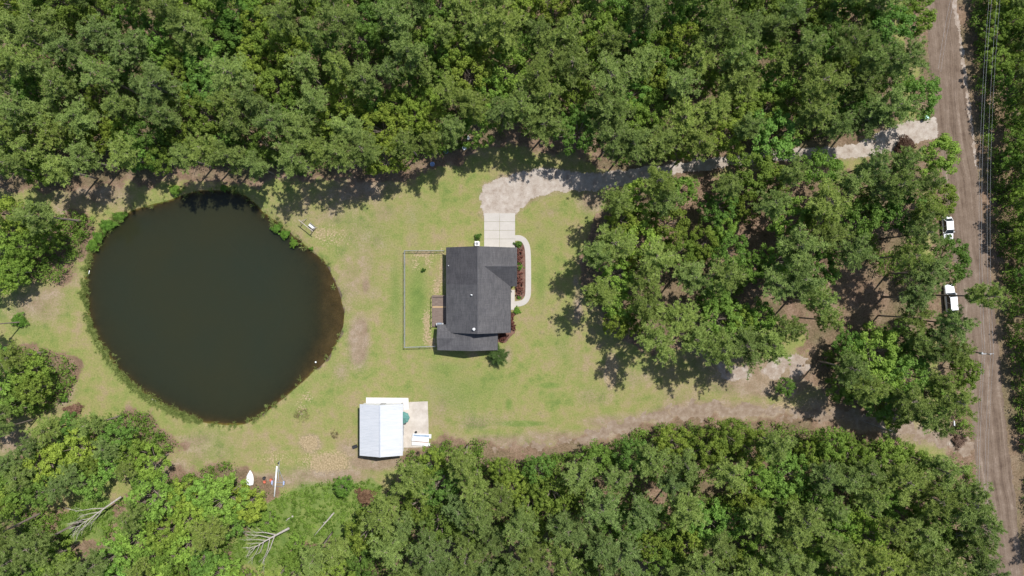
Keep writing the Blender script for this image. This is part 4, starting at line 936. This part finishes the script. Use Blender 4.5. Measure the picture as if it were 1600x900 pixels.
# (kind, base, height, width, label)
# trees singled out along the edges: (kind, base px, base py, height, width, label)
EDGE = [
 ('pine', 786, 202, 16, .95, 'tall pine at the top lawn edge casting its shadow left of the gravel turnaround'),
 ('pine', 815, 192, 15.5, .9, 'pine above the gravel turnaround, second from the tall one at the lawn edge'),
 ('sparse', 850, 182, 16, .9, 'thin pine straight above the gravel turnaround'),
 ('pine', 933, 200, 16.5, 1.0, 'pine whose shadow falls on the gravel drive, the left one of the cluster'),
 ('pine', 944, 236, 15, 1.0, 'pine closest to the gravel drive where the drive narrows'),
 ('pine', 968, 246, 15.5, 1.0, 'pine beside the gravel drive just before it enters the trees'),
 ('pine', 368, 258, 15, 1.0, 'pine whose trunk stands above the top shore of the pond'),
 ('pine', 333, 262, 14, .95, 'pine above the pond whose shadow reaches the dark water'),
 ('pine', 398, 262, 14.5, 1.05, 'pine leaning over the upper right shore of the pond'),
 ('pine', 430, 272, 12.5, 1.1, 'low wide pine at the upper right of the pond beside the bare ground'),
 ('pine', 526, 256, 15, .95, 'pine at the lawn edge left of the sandy patch above the swing'),
 ('pine', 556, 260, 15.5, .95, 'pine shading the bare patch at the top left of the lawn'),
 ('pine', 588, 255, 15.5, 1.0, 'pine at the top of the lawn between the bare patch and the pale blue tub'),
 ('pine', 652, 244, 14, .9, 'pine above the pale blue tub at the lawn edge'),
 ('pine', 715, 225, 14.5, .95, 'pine beside the white garden chair at the wood edge'),
 ('pine', 246, 262, 15, 1.0, 'pine above the upper left shore of the pond'),
 ('pine', 190, 265, 14.5, 1.0, 'pine above the bare ground left of the pond'),
 ('sparse', 95, 279, 16, .9, 'pale-trunked pine leaning out at the upper left of the pond'),
 ('sparse', 38, 503, 13, .8, 'lone pine on the left edge grass, its pale trunk visible down to the base'),
 ('pine', 1054, 432, 14, 1.15, 'dark-trunked pine beside the gap of bare ground right of the lawn'),
 ('pine', 1033, 489, 15, 1.0, 'pine casting a long trunk shadow onto the right side of the lawn'),
 ('pine', 1060, 522, 14.5, 1.0, 'pine at the lower left tip of the roadside wood'),
 ('pine', 1134, 535, 15.5, 1.0, 'pine with its trunk shadow on the sand left of the clearing'),
 ('pine', 1164, 531, 15.5, 1.05, 'pine at the edge of the pale sand clearing'),
 ('pine', 1177, 444, 14.5, 1.05, 'pine beside the bare gap in the middle of the roadside wood'),
 ('broad', 955, 430, 10.5, .95, 'bright green tree bulging over the right side of the lawn'),
 ('broad', 962, 352, 11, .9, 'dark leafy tree at the upper right corner of the lawn'),
 ('broad', 992, 318, 11.5, 1.0, 'bright leafy tree below the gravel drive at the lawn corner'),
 ('broad', 965, 475, 10, .9, 'dark leafy tree casting a round shadow on the right of the lawn'),
 ('broad', 985, 380, 11, 1.0, 'yellow-green leafy tree behind the trees that edge the lawn'),
 ('pine', 1363, 611, 15, 1.0, 'pine throwing its shadow over the dirt track near the road'),
 ('pine', 1302, 592, 14.5, .95, 'pine at the left of the leafy clump above the dirt track'),
 ('sparse', 1248, 496, 15, .8, 'thin pine with a pale trunk between the sand clearing and the leafy clump'),
 ('sparse', 1372, 493, 14, .85, 'thin pine standing in the bare clearing near the road'),
 ('pine', 1447, 461, 20, .72, 'tallest pine with a thick dark trunk crossing the lower white car'),
 ('pine', 1385, 345, 15, .75, 'pine whose crown overhangs the road below the upper white car'),
 ('pine', 1395, 300, 14, .75, 'pine with its crown over the road above the upper white car'),
 ('broad', 1425, 255, 11, 1.0, 'broad bright tree overhanging the road below the mouth of the gravel drive'),
 ('pine', 1405, 545, 14, .7, 'pine overhanging the road beside the utility pole'),
 ('pine', 1412, 585, 13.5, .75, 'pine overhanging the left edge of the road below the utility pole'),
 ('broad', 1335, 545, 11.5, 1.15, 'large leafy tree at the left of the clump below the clearing'),
 ('broad', 1345, 588, 10.5, 1.0, 'round leafy tree above the dirt track, left of the roadside junction'),
 ('broad', 1420, 612, 9.5, 1.05, 'bright leafy tree above the junction of the dirt track and the road'),
 ('broad', 30, 600, 10.5, 1.35, 'big bright leafy tree on the left edge below the lone pine'),
 ('broad', 10, 645, 10, 1.2, 'leafy tree at the left edge with its crown cut by the frame'),
 ('broad', 150, 690, 9.5, 1.3, 'big bright leafy tree below the pond with a rounded crown'),
 ('broad', 105, 708, 9.5, 1.25, 'large leafy tree left of the rounded one below the pond'),
 ('broad', 200, 715, 8, 1.0, 'smaller leafy tree at the right tip of the clump below the pond'),
 ('pine', 92, 722, 12, 1.0, 'grey-green pine in the middle of the leafy clump below the pond'),
 ('broad', 60, 745, 9, 1.1, 'leafy tree at the lower left of the clump below the pond'),
 ('broad', 925, 706, 8.5, 1.05, 'bright round tree where the dirt track meets the bottom wood'),
 ('broad', 1040, 680, 9.0, 1.1, 'leafy tree below the bend of the dirt track'),
 ('pine', 1420, 650, 12, .7, 'pine left of the mailbox at the lower road junction'),
 ('broad', 62, 340, 10, 1.0, 'leafy tree on the left edge beside the bare ground left of the pond'),
 ('broad', 35, 385, 10, 1.05, 'dark leafy tree at the left edge above the lone pine'),
]
for kind, bx, by, hg, wd, lab in EDGE:
    hc = hg*(.80 if kind != 'broad' else .66); cx, cyy = base_to_crown(bx, by, hc); x, y = P(bx, by)
    bright = 1.2 if (by > 560 or kind == 'broad') else 1
    tree(kind, x, y, hg, lab, 'pines at the edges of the clearings' if kind != 'broad' else 'leafy trees at the edges of the clearings', tint_pine() if kind != 'broad' else tint_broad(bright), wd)
    placed.append((cx, cyy, (3.2 if kind != 'sparse' else 2.7)*hg/(16 if kind != 'broad' else 11)*wd/K*H/(H-hc)))

# woods filled by dart throwing in crown space
def inpoly(pg, x, y):
    c = False; n = len(pg)
    for i in range(n):
        x0, y0 = pg[i]; x1, y1 = pg[(i+1) % n]
        if (y0 > y) != (y1 > y) and x < (x1-x0)*(y-y0)/(y1-y0)+x0: c = not c
    return c
where = {
 'N': lambda x, y: 'wood '+('at the upper left corner' if x < 170 else 'above the pond' if x < 420 else 'above the swing' if x < 620 else 'above the house' if x < 870 else 'above the gravel drive' if x < 1150 else 'left of the road top'),
 'L': lambda x, y: 'clump left of the pond', 'A': lambda x, y: 'clump below the lone pine', 'D': lambda x, y: 'leafy clump below the pond',
 'B': lambda x, y: 'wood '+('below the upturned boat' if x < 430 else 'below the shed' if x < 720 else 'below the lawn' if x < 960 else 'below the dirt track' if x < 1280 else 'below the lower road junction'),
 'C': lambda x, y: 'wood '+('right of the lawn' if x < 1120 else 'between lawn and road' if x < 1330 else 'beside the dirt road'),
 'R': lambda x, y: 'strip '+('right of the road top' if y < 300 else 'behind the overhead wires' if y < 600 else 'right of the road bottom')}
zwood = dict(N='top wood', L='left wood', A='leafy clump on the left edge', D='leafy clump', B='bottom wood', C='middle wood', R='far right wood')
frac = dict(N=.34, L=.6, A=.8, D=.8, B=.36, C=.40, R=.35)
counts = {'pine': 46, 'sparse': 0}
def depthword(z, x, y):
    d_ = float(sdf(np.array(ZONES[z], float), np.array([x]), np.array([y]))[0])
    return 'at the edge of the' if d_ < 32 else 'inside the' if d_ < 100 else 'deep in the'
def shade_word(t):
    return 'yellow-green' if t[0]/t[1] > 1.07 else 'dark green' if t[1] < .9 else 'mid-green'
def out_ok(cx, cy_): return -30 < cx < 1630 and -30 < cy_ < 930
for z, pg in sorted(ZONES.items(), key=lambda q: 'CRLADBN'.index(q[0])):
    xs_ = [p[0] for p in pg]; ys2 = [p[1] for p in pg]; tries = 0; area = (max(xs_)-min(xs_))*(max(ys2)-min(ys2))
    for _ in range(int(area/9)):
        x = random.uniform(min(xs_), max(xs_)); y = random.uniform(min(ys2), max(ys2))
        if not inpoly(pg, x, y) or not out_ok(x, y): continue
        fr_b = frac[z]
        if z == 'B' and x < 420: fr_b = .6
        if z == 'B' and y < 735 and x > 600: fr_b = .7
        if z == 'N' and y > 190: fr_b = .3
        kind = 'broad' if random.random() < fr_b else ('sparse' if random.random() < .12 else 'pine')
        hg = random.uniform(13.5, 17.5) if kind != 'broad' else random.uniform(8.5, 12)
        if z == 'R': kind = 'broad' if kind == 'sparse' or x < 1590 else kind; hg = random.uniform(5.5, 8) if kind == 'broad' else random.uniform(8, 11)
        if z in 'AD': hg = random.uniform(8, 10.5) if kind == 'broad' else random.uniform(10, 12)
        if kind != 'broad' and counts['pine']+counts['sparse'] >= 298: kind = 'broad'; hg = random.uniform(9, 12)
        wd = random.uniform(.82, 1.15); hc = hg*(.80 if kind != 'broad' else .66)
        rp = 3.3*hg/(16 if kind != 'broad' else 11)*wd/K*H/(H-hc)
        if any((x-a)**2+(y-b)**2 < ((.75 if z == 'R' else .67 if z != 'C' else .63)*(rp+r_))**2 for a, b, r_ in placed): continue
        if any((x-a)**2+(y-b)**2 < (r_+rp*.75)**2 for a, b, r_ in GAPS+DEADGAPS): continue
        bx, by = crown_to_base(x, y, hc)
        if abs(bx) < 0: continue
        ur, _v = line_uv(roadc, np.array([bx]), np.array([by]))
        if abs(ur[0]) < (3.9 if z != 'R' else 6.6): continue
        if z in 'NC' and y > -1 and x+rp*.75 > np.interp(y, [p[1] for p in ROADL], [p[0] for p in ROADL])+(2 if z == 'N' else 12): continue
        if z == 'B' and x > np.interp(y, [p[1] for p in ROADL], [p[0] for p in ROADL])+8-rp*.3: continue
        if float(sdf(pondp, np.array([bx]), np.array([by]))[0]) > -1.5: continue
        if float(sdf(gravp, np.array([bx]), np.array([by]))[0]) > -1.0 or abs(line_uv(trackc, np.array([bx]), np.array([by]))[0][0]) < 2.4: continue
        placed.append((x, y, rp)); pale_leaf = z in 'AD' or (z == 'B' and x < 440); ti = tint_pine() if kind != 'broad' else tint_broad(1.18 if pale_leaf else .98)  # lower-left leafy trees get a lighter leaf colour
        pn = float(fnoise(np.array([bx]), np.array([by]), 22, 77)[0]); ti = (ti[0]*(1+pn*.75), ti[1]*(1+pn*.55), ti[2]*(1+pn*.1))
        kw = 'leafy tree' if kind == 'broad' else 'thin pine' if kind == 'sparse' else ('tall pine' if hg > 15.5 else 'pine')
        lab = f"{shade_word(ti)} {kw} {depthword(z, x, y)} {where[z](x, y)}"
        tree(kind, bx, by, hg, lab, f"{'leafy trees' if kind == 'broad' else 'pines'} of the {zwood[z]}", ti, wd)
        counts[kind] = counts.get(kind, 0)+1
for k in range(11):  # wholly unseen pines, added so their shadows darken the strip right of the road
    x, y = P(1640+(k % 3)*14, -40+k*95); tree('pine', x, y, 14+k % 3, 'unseen tall pine past the right frame edge, added to shade the roadside strip', 'unseen pines added beyond the right frame edge', tint_pine(), 1.0)
print('TREES', counts, len(placed))

# ------------------------------------------------------------------ undergrowth below the woods: one mass of leaves
Cs = []; Rs = []
zb = {k: np.array([((a-800)*K*.90, (450-b)*K*.90) for a, b in pg]) for k, pg in ZONES.items()}
clear = clearp
fringe = poly([(640, 712), (680, 702), (760, 706), (830, 700), (880, 700), (930, 698), (985, 700), (1005, 680), (1050, 662), (1150, 664), (1250, 668), (1350, 688), (1440, 706), (1490, 722), (1440, 740), (1250, 700), (1050, 710), (880, 740), (640, 750)])
north_f = poly([(770, 190), (830, 178), (900, 180), (940, 200), (925, 208), (850, 212), (800, 214), (780, 208)])
UX = rng.uniform(-103, 103, 60000); UY = rng.uniform(-59, 59, 60000)
dens = fnoise(UX, UY, 7, 40)+fnoise(UX, UY, 2, 41)*.6
ins = np.zeros(UX.shape, bool)
for k, pg in zb.items():
    thr = {'C': .08, 'N': -.10, 'B': -.10, 'R': -.18}.get(k, -.2); e = {'R': 2.5, 'A': -1.2, 'D': -1.2, 'L': -1.0, 'N': -1.5, 'B': 0.5, 'C': -1.0}[k]
    ins |= (sdf(pg, UX, UY) > -e) & (dens > thr)
ins |= (sdf(clear, UX, UY) > .3) & (dens > -.45)
for a, b, r_ in DEADGAPS: ins |= (np.hypot(UX-P(a, b)[0], UY-P(a, b)[1]) < r_*K) & (rng.random(UX.shape) < .7)
ins |= (sdf(fringe, UX, UY) > .2); ins |= (sdf(north_f, UX, UY) > 0)
for a, b, r_ in GAPS:
    gx_, gy_ = P(a, b); ins &= ~(np.hypot(UX-gx_, UY-gy_) < r_*K*.95)
ins &= (np.abs(line_uv(roadc, UX, UY)[0]) > 4.3+rng.random(UX.shape)*.8) & (sdf(gravp, UX, UY) < -.9) & (np.abs(line_uv(trackc, UX, UY)[0]) > 1.9+fnoise(UX, UY, 3, 2)*2) & (sdf(pondp, UX, UY) < -1.8)
for a, b, r_ in ((390, 746, 17), (432, 750, 12), (436, 765, 10), (418, 750, 14), (446, 755, 12)): ins &= np.hypot(UX-P(a, b)[0], UY-P(a, b)[1]) > r_*K
ux = UX[ins]; uy = UY[ins]
incl = (sdf(clear, ux, uy) > .3) | np.any([np.hypot(ux-P(a, b)[0], uy-P(a, b)[1]) < r_*K for a, b, r_ in DEADGAPS], axis=0)
rad_ = np.where(incl, rng.uniform(.25, .55, len(ux)), rng.uniform(.4, 1.0, len(ux)))
hz_ = np.where(incl, rng.uniform(0, .35, len(ux)), rng.uniform(.1, 1.9, len(ux))*(.6+rad_*.7))
inf = sdf(fringe, ux, uy) > .2; hz_ = np.where(inf, rng.uniform(.5, 2.4, len(ux)), hz_); rad_ = np.where(inf, rng.uniform(.55, .95, len(ux)), rad_)
print('UNDER', len(ux))
V, F = leafquads(np.stack([ux, uy, hz_], 1), rad_, 22, .17, 5, .5, .8, .6)
me = npmesh('undergrowth', V, F, M['under']); o = link('undergrowth', me); o.color = (1.05, 1.05, .95, 1)
tag(o, 'low green brush covering the floor of the woods and the gap below the boat', 'undergrowth', None, 'stuff')

# reeds round the pond
t = np.linspace(0, 1, 2600); nP = len(pondp); seg = (t*nP).astype(int) % nP; fr = t*nP-np.floor(t*nP)
PX = pondp[seg]*(1-fr[:, None])+pondp[(seg+1) % nP]*fr[:, None]; ctr = pondp.mean(0); dirv = PX-ctr; dirv /= np.linalg.norm(dirv, axis=1)[:, None]
angp = np.degrees(np.arctan2(dirv[:, 1], dirv[:, 0])) % 360
wgt = np.where((angp > 140) & (angp < 262), 1.0, np.where((angp > 262) & (angp < 300), .22, np.where((angp > 30) & (angp < 55), .5, .06)))
wgt = wgt*(np.clip(.75+fnoise(PX[:, 0], PX[:, 1], 4, 50)*1.8, 0, 1)); kp = rng.random(len(t)) < wgt
off = np.where((angp > 140) & (angp < 262), rng.normal(.25, .40, len(t)), rng.normal(0, .4, len(t)))
RC = PX+dirv*off[:, None]; RC = RC[kp]; C3 = np.stack([RC[:, 0], RC[:, 1], np.full(len(RC), -.05)], 1)
V, F = blades(C3, rng.uniform(.35, .7, len(C3)), 26, .95, .030, 1.6, 9, .9)
o = link('pond_reeds', npmesh('pond_reeds', V, F, M['reed'])); o.color = (.95, 1.0, .9, 1); tag(o, 'band of reeds and tall grass along the pond shore', 'reeds', None, 'stuff')

# ------------------------------------------------------------------ shrubs and hedges
def shrub(name, px, py, rx, ry, h, label, m='leaves', tint=(1, 1, 1), cat='shrub', group=None, sz=.085, seed=None, boxy=False, nl=None):
    r = random.Random(seed if seed is not None else int(px*7+py*13)); C = []; Rr = []; n = nl or max(10, int(26*rx*ry*2))
    for i in range(n):
        if boxy: x = r.uniform(-rx, rx); y = r.uniform(-ry, ry); z = h*r.uniform(.35, .85)
        else:
            a = r.uniform(0, 6.28); k = math.sqrt(r.random()); x = math.cos(a)*k*rx*.8; y = math.sin(a)*k*ry*.8; z = h*(.3+.5*math.sqrt(1-k*k*.8))
        C.append((x, y, z)); Rr.append(min(.32*min(1.8, max(rx, .5)), .6)*r.uniform(.6, 1.05)*(1 if not boxy else .75))
    if not boxy:
        for i in range(n//2): a = r.uniform(0, 6.28); k = r.uniform(.85, 1.3)*(.75+.35*math.sin(a*3+px)); C.append((math.cos(a)*k*rx, math.sin(a)*k*ry, h*r.uniform(.15, .6))); Rr.append(.22*r.uniform(.6, 1.3)*min(1.6, max(rx, .6)))
    V, F = leafquads(C, Rr, 40, sz, int(px)+int(py), .4, .8, .6)
    e = empty(name, (*P(px, py), 0)); tag(e, label, cat, group)
    c = link('foliage', npmesh('foliage', V, F, M[m]), e); c.color = (*tint, 1)
    q = MB()
    for k in range(4): a = k*1.57+.4; q.tube([(0, 0, 0), (math.cos(a)*rx*.4, math.sin(a)*ry*.4, h*.6)], [.03, .012], 5)
    q.build('stem', M['bark'], e); return e
shrub('shrub', 747.5, 370, .62, .62, 1.3, 'round dark green bush just above the air conditioner', tint=(.7, .8, .8))
shrub('shrub', 810, 381.5, .75, .55, .9, 'green bush in the bed between the concrete driveway and the curved walkway', tint=(.75, .8, .8))
shrub('shrub', 812.8, 417.3, .62, .62, .9, 'green bush between the two red hedges along the front wall', tint=(.85, .9, .8))
shrub('hedge', 812.5, 400, .62, 1.4, .9, 'short clipped red-brown hedge, the upper one between house and curved walkway', 'hedge_red', cat='hedge', group='red hedges in front of the house', boxy=True, nl=60)
shrub('hedge', 812, 442.5, .62, 2.2, .9, 'long clipped red-brown hedge, the lower one between house and curved walkway', 'hedge_red', cat='hedge', group='red hedges in front of the house', boxy=True, nl=90)
shrub('shrub', 807.5, 485, .65, .8, .55, 'loose bright green plant at the lower end of the curved walkway', tint=(1.0, 1.1, .9))
shrub('shrub', 801, 493, .4, .5, .7, 'small red-brown bush right below the porch slab', 'hedge_red', group='red bushes along the front wall')
shrub('shrub', 801.5, 507, .5, 1.0, .8, 'dark red bush by the front wall, between the small one and the wing', 'hedge_red', (.8, .8, .8), group='red bushes along the front wall')
shrub('shrub', 786, 526, .75, .8, .8, 'dark red bush in the corner between the house and the lower wing', 'hedge_red', (.7, .7, .7), group='red bushes along the front wall')
shrub('shrub', 662, 421.5, .35, .35, .8, 'tiny dark shrub alone in the fenced back yard', tint=(.45, .55, .5))
shrub('shrub', 811, 464.5, .45, .25, .3, 'low green plant at the bottom of the red hedges', tint=(.7, .8, .7))
shrub('shrub', 148, 383, 1.0, 1.2, 1.3, 'bright green bush on the upper left shore of the pond', tint=(1.1, 1.15, 1))
shrub('shrub', 157, 370, 1.0, 1.0, 1.2, 'bright green bush on the pond shore, next up from the first on the left', tint=(1.05, 1.1, 1))
shrub('shrub', 170, 352, 1.5, 1.0, 1.0, 'long leafy bush on the upper left shore of the pond', tint=(1, 1.1, 1))
shrub('shrub', 188, 338, 1.3, .7, .8, 'low leafy bush where the top left shore turns', tint=(.95, 1.0, .9))
shrub('shrub', 277, 298, 1.1, .9, 1.5, 'bright green bush at the top shore of the pond', tint=(1.15, 1.15, 1))
shrub('shrub', 352, 294, .7, .6, 1.1, 'small bright bush at the top shore right of the tree shadow', tint=(1.1, 1.15, 1))
shrub('shrub', 433, 358, .9, .9, 1.0, 'leafy bush on the upper right shore of the pond', tint=(.9, 1.0, .9))
shrub('shrub', 446, 367, .9, .8, 1.0, 'leafy bush on the upper right shore, the middle one of three', tint=(1, 1.1, .9))
shrub('shrub', 460, 380, .8, .8, 1.0, 'bright bush on the upper right shore nearest the muddy shallows', tint=(1.1, 1.1, .9))
shrub('shrub', 487, 389, .5, .3, .6, 'tiny green bush below the swing at the pond shore', tint=(.9, 1.1, .8))
shrub('shrub', 35, 500, 1.35, 1.2, 1.6, 'small bright shrub at the foot of the lone pine', tint=(.9, 1, .9))
shrub('shrub', 96, 604, .45, .45, .8, 'tiny bush on the bare ground near the left edge, the upper of two', tint=(.8, .9, .8))
shrub('shrub', 104, 622, .8, .8, 1.1, 'small bush on the bare ground near the left edge, the lower of two', tint=(.9, 1, .9))
shrub('shrub', 118, 640, 1.5, 1.0, 1.2, 'reddish dry bush at the top of the leafy clump below the pond', 'dry', (.9, .8, .8), sz=.1)
shrub('shrub', 345, 762, 1.9, 1.3, 1.5, 'reddish dry bush left of the upturned boat', 'dry', (.75, .62, .55), sz=.1)
shrub('shrub', 472, 647, 1.6, 1.6, .7, 'flat brown brush patch below the right end of the pond', 'dry', (.95, 1.15, .75), sz=.06, nl=14)
shrub('shrub', 524, 678, .9, .9, .7, 'brown weed patch between the pond and the shed', 'dry', (.9, 1.1, .75), sz=.06, nl=9)
xx, yy = P(1219, 601); tree('broad', xx, yy, 4.2, 'small lone tree on the bare ground by the dirt track', None, (.72, .75, .75), 1.15)
shrub('shrub', 1410, 228, 1.6, 1.5, 2.0, 'dark bare-twigged bush below the mouth of the gravel drive', 'dry', (.45, .4, .4), sz=.1)
shrub('shrub', 1496, 688, 1.2, 1.3, .6, 'grey dry bush at the lower road junction', 'dry', (.75, .75, .8), sz=.1)
xx, yy = P(543, 752); tree('broad', xx, yy, 4.5, 'small green sapling at the upper right corner of the brushy gap below the shed', None, (.8, .9, .8), 1.1)
shrub('shrub', 572, 775, 1.6, 1.4, .8, 'brown-pink dry bush below the shed', 'dry', (.75, .68, .6), sz=.1)
for k, (a, b, hg_) in enumerate(((398, 795, 5.5), (428, 806, 4.8), (568, 838, 5.2), (598, 812, 5.8), (470, 838, 4.2))):
    xx, yy = P(a, b); tree('broad', xx, yy, hg_, ['light green sapling right below the upturned boat', 'light green sapling below the boat trailer', 'light green sapling at the lower right of the brushy gap', 'light green sapling at the right edge of the brushy gap', 'light green sapling below the leaning grey log'][k], None, (1.15, 1.1, 1), 1.15)
# ornamental tree at the lower right of the house
e = empty('ornamental_tree', (*P(779.5, 555, 1.8), 0)); tag(e, 'small dark spiky-leaved tree beside the lower right corner of the house', 'tree')
q = MB(); q.tube([(0, 0, -.1), (.05, 0, 1.5), (0, .05, 2.6)], [.08, .06, .03], 7); rr = random.Random(5); C = []
for k in range(26):
    a = k*2.4; L = rr.uniform(.8, 2.0); z0 = rr.uniform(.9, 2.4); e1 = (math.cos(a)*L, math.sin(a)*L, z0+rr.uniform(.1, .5)); q.tube([(0, 0, z0), e1], [.025, .01], 4)
    for s in np.linspace(.3, 1, 7): C.append((e1[0]*s+rr.gauss(0, .08), e1[1]*s+rr.gauss(0, .08), z0+(e1[2]-z0)*s))
q.build('trunk', M['bark'], e); V, F = blades(C, [.36]*len(C), 30, .9, .035, .2, 3)
c = link('crown', npmesh('crown', V, F, M['needles']), e); c.color = (.50, .60, .60, 1)

# ------------------------------------------------------------------ fallen and dead trees
def deadtree(name, a, b, h0, h1, r0, label, seed, branches=9, spread=.5, bl=.45, cat='dead tree', rmin=.03):
    r = random.Random(seed); A = P3(a[0], a[1], h0); B = P3(b[0], b[1], h1); e = empty(name, (A.x, A.y, 0)); tag(e, label, cat)
    q = MB(); D = B-A; L = D.length; u = D.normalized(); s_ = Vector((-u.y, u.x, 0))
    ax = [A+D*t+s_*math.sin(t*3+seed)*.15 for t in np.linspace(0, 1, 8)]; q.tube([p-Vector((A.x, A.y, 0)) for p in ax], [r0*(1-t)+rmin*t for t in np.linspace(0, 1, 8)], 7)
    q.build('trunk', M['dead_wood'], e, True)
    for k in range(branches):
        t = .30+.68*(k+r.random())/branches; p = A+D*t+s_*math.sin(t*3+seed)*.15-Vector((A.x, A.y, 0)); sg = 1 if k % 2 else -1
        q = MB(); bl_ = L*bl*(1.15-t)*r.uniform(.7, 1.2); dd = (u*r.uniform(.6, 1)+s_*sg*r.uniform(spread*.6, spread*1.4)+Vector((0, 0, r.uniform(-.1, .35)))).normalized()
        p1 = p+dd*bl_*.5; p2 = p+dd*bl_+u*bl_*.15; rr_ = r0*(1-t)*.5+.035; q.tube([p, p1, p2], [rr_, rr_*.7, .02], 5)
        for j in range(4):
            p3 = p1.lerp(p2, r.random()); d2 = (dd+s_*r.uniform(-.9, .9)+Vector((0, 0, r.uniform(-.2, .4)))).normalized(); q.tube([p3, p3+d2*bl_*r.uniform(.25, .5)], [.03, .01], 4)
            p4 = p3+d2*bl_*.25; q.tube([p4, p4+(d2+s_*r.uniform(-1, 1)).normalized()*bl_*.22], [.02, .008], 3)
        q.build('branch', M['dead_wood'], e)
    return e
deadtree('dead_tree', (452, 825), (388, 862), 2.6, 5.5, .24, 'bare grey dead tree fanning its branches over the brush below the boat trailer', 3, 12, .8, .65)
deadtree('dead_tree', (190, 777), (112, 828), 1.8, 4.6, .20, 'fallen grey tree with bare branches below the leafy clump at lower left', 5, 10, .55, .5)
deadtree('fallen_log', (521, 800), (492, 838), .4, 2.2, .17, 'straight grey log lying in the green brush below the trailer', 8, 2, .3, .12, 'log')
deadtree('fallen_log', (458, 806), (447, 815), .3, .4, .2, 'short broken log just above the bare dead tree', 9, 0, .3, .1, 'log')
deadtree('fallen_log', (242, 812), (205, 836), 2.5, 4, .15, 'grey bare trunk among the crowns right of the fallen tree at lower left', 12, 3, .3, .15, 'log')
deadtree('fallen_log', (1395, 672), (1350, 660), .3, .6, .12, 'thin pale fallen trunk beside the dirt track near the junction', 14, 3, .3, .2, 'log')
deadtree('fallen_log', (1365, 22), (1390, 18), 1, 2.5, .13, 'pale bare trunk among the crowns near the top of the road', 15, 1, .3, .15, 'log')
deadtree('dead_tree', (1470, 835), (1510, 838), 8, 10.5, .14, 'small bare dead tree showing between crowns at lower right', 17, 7, .6, .45)
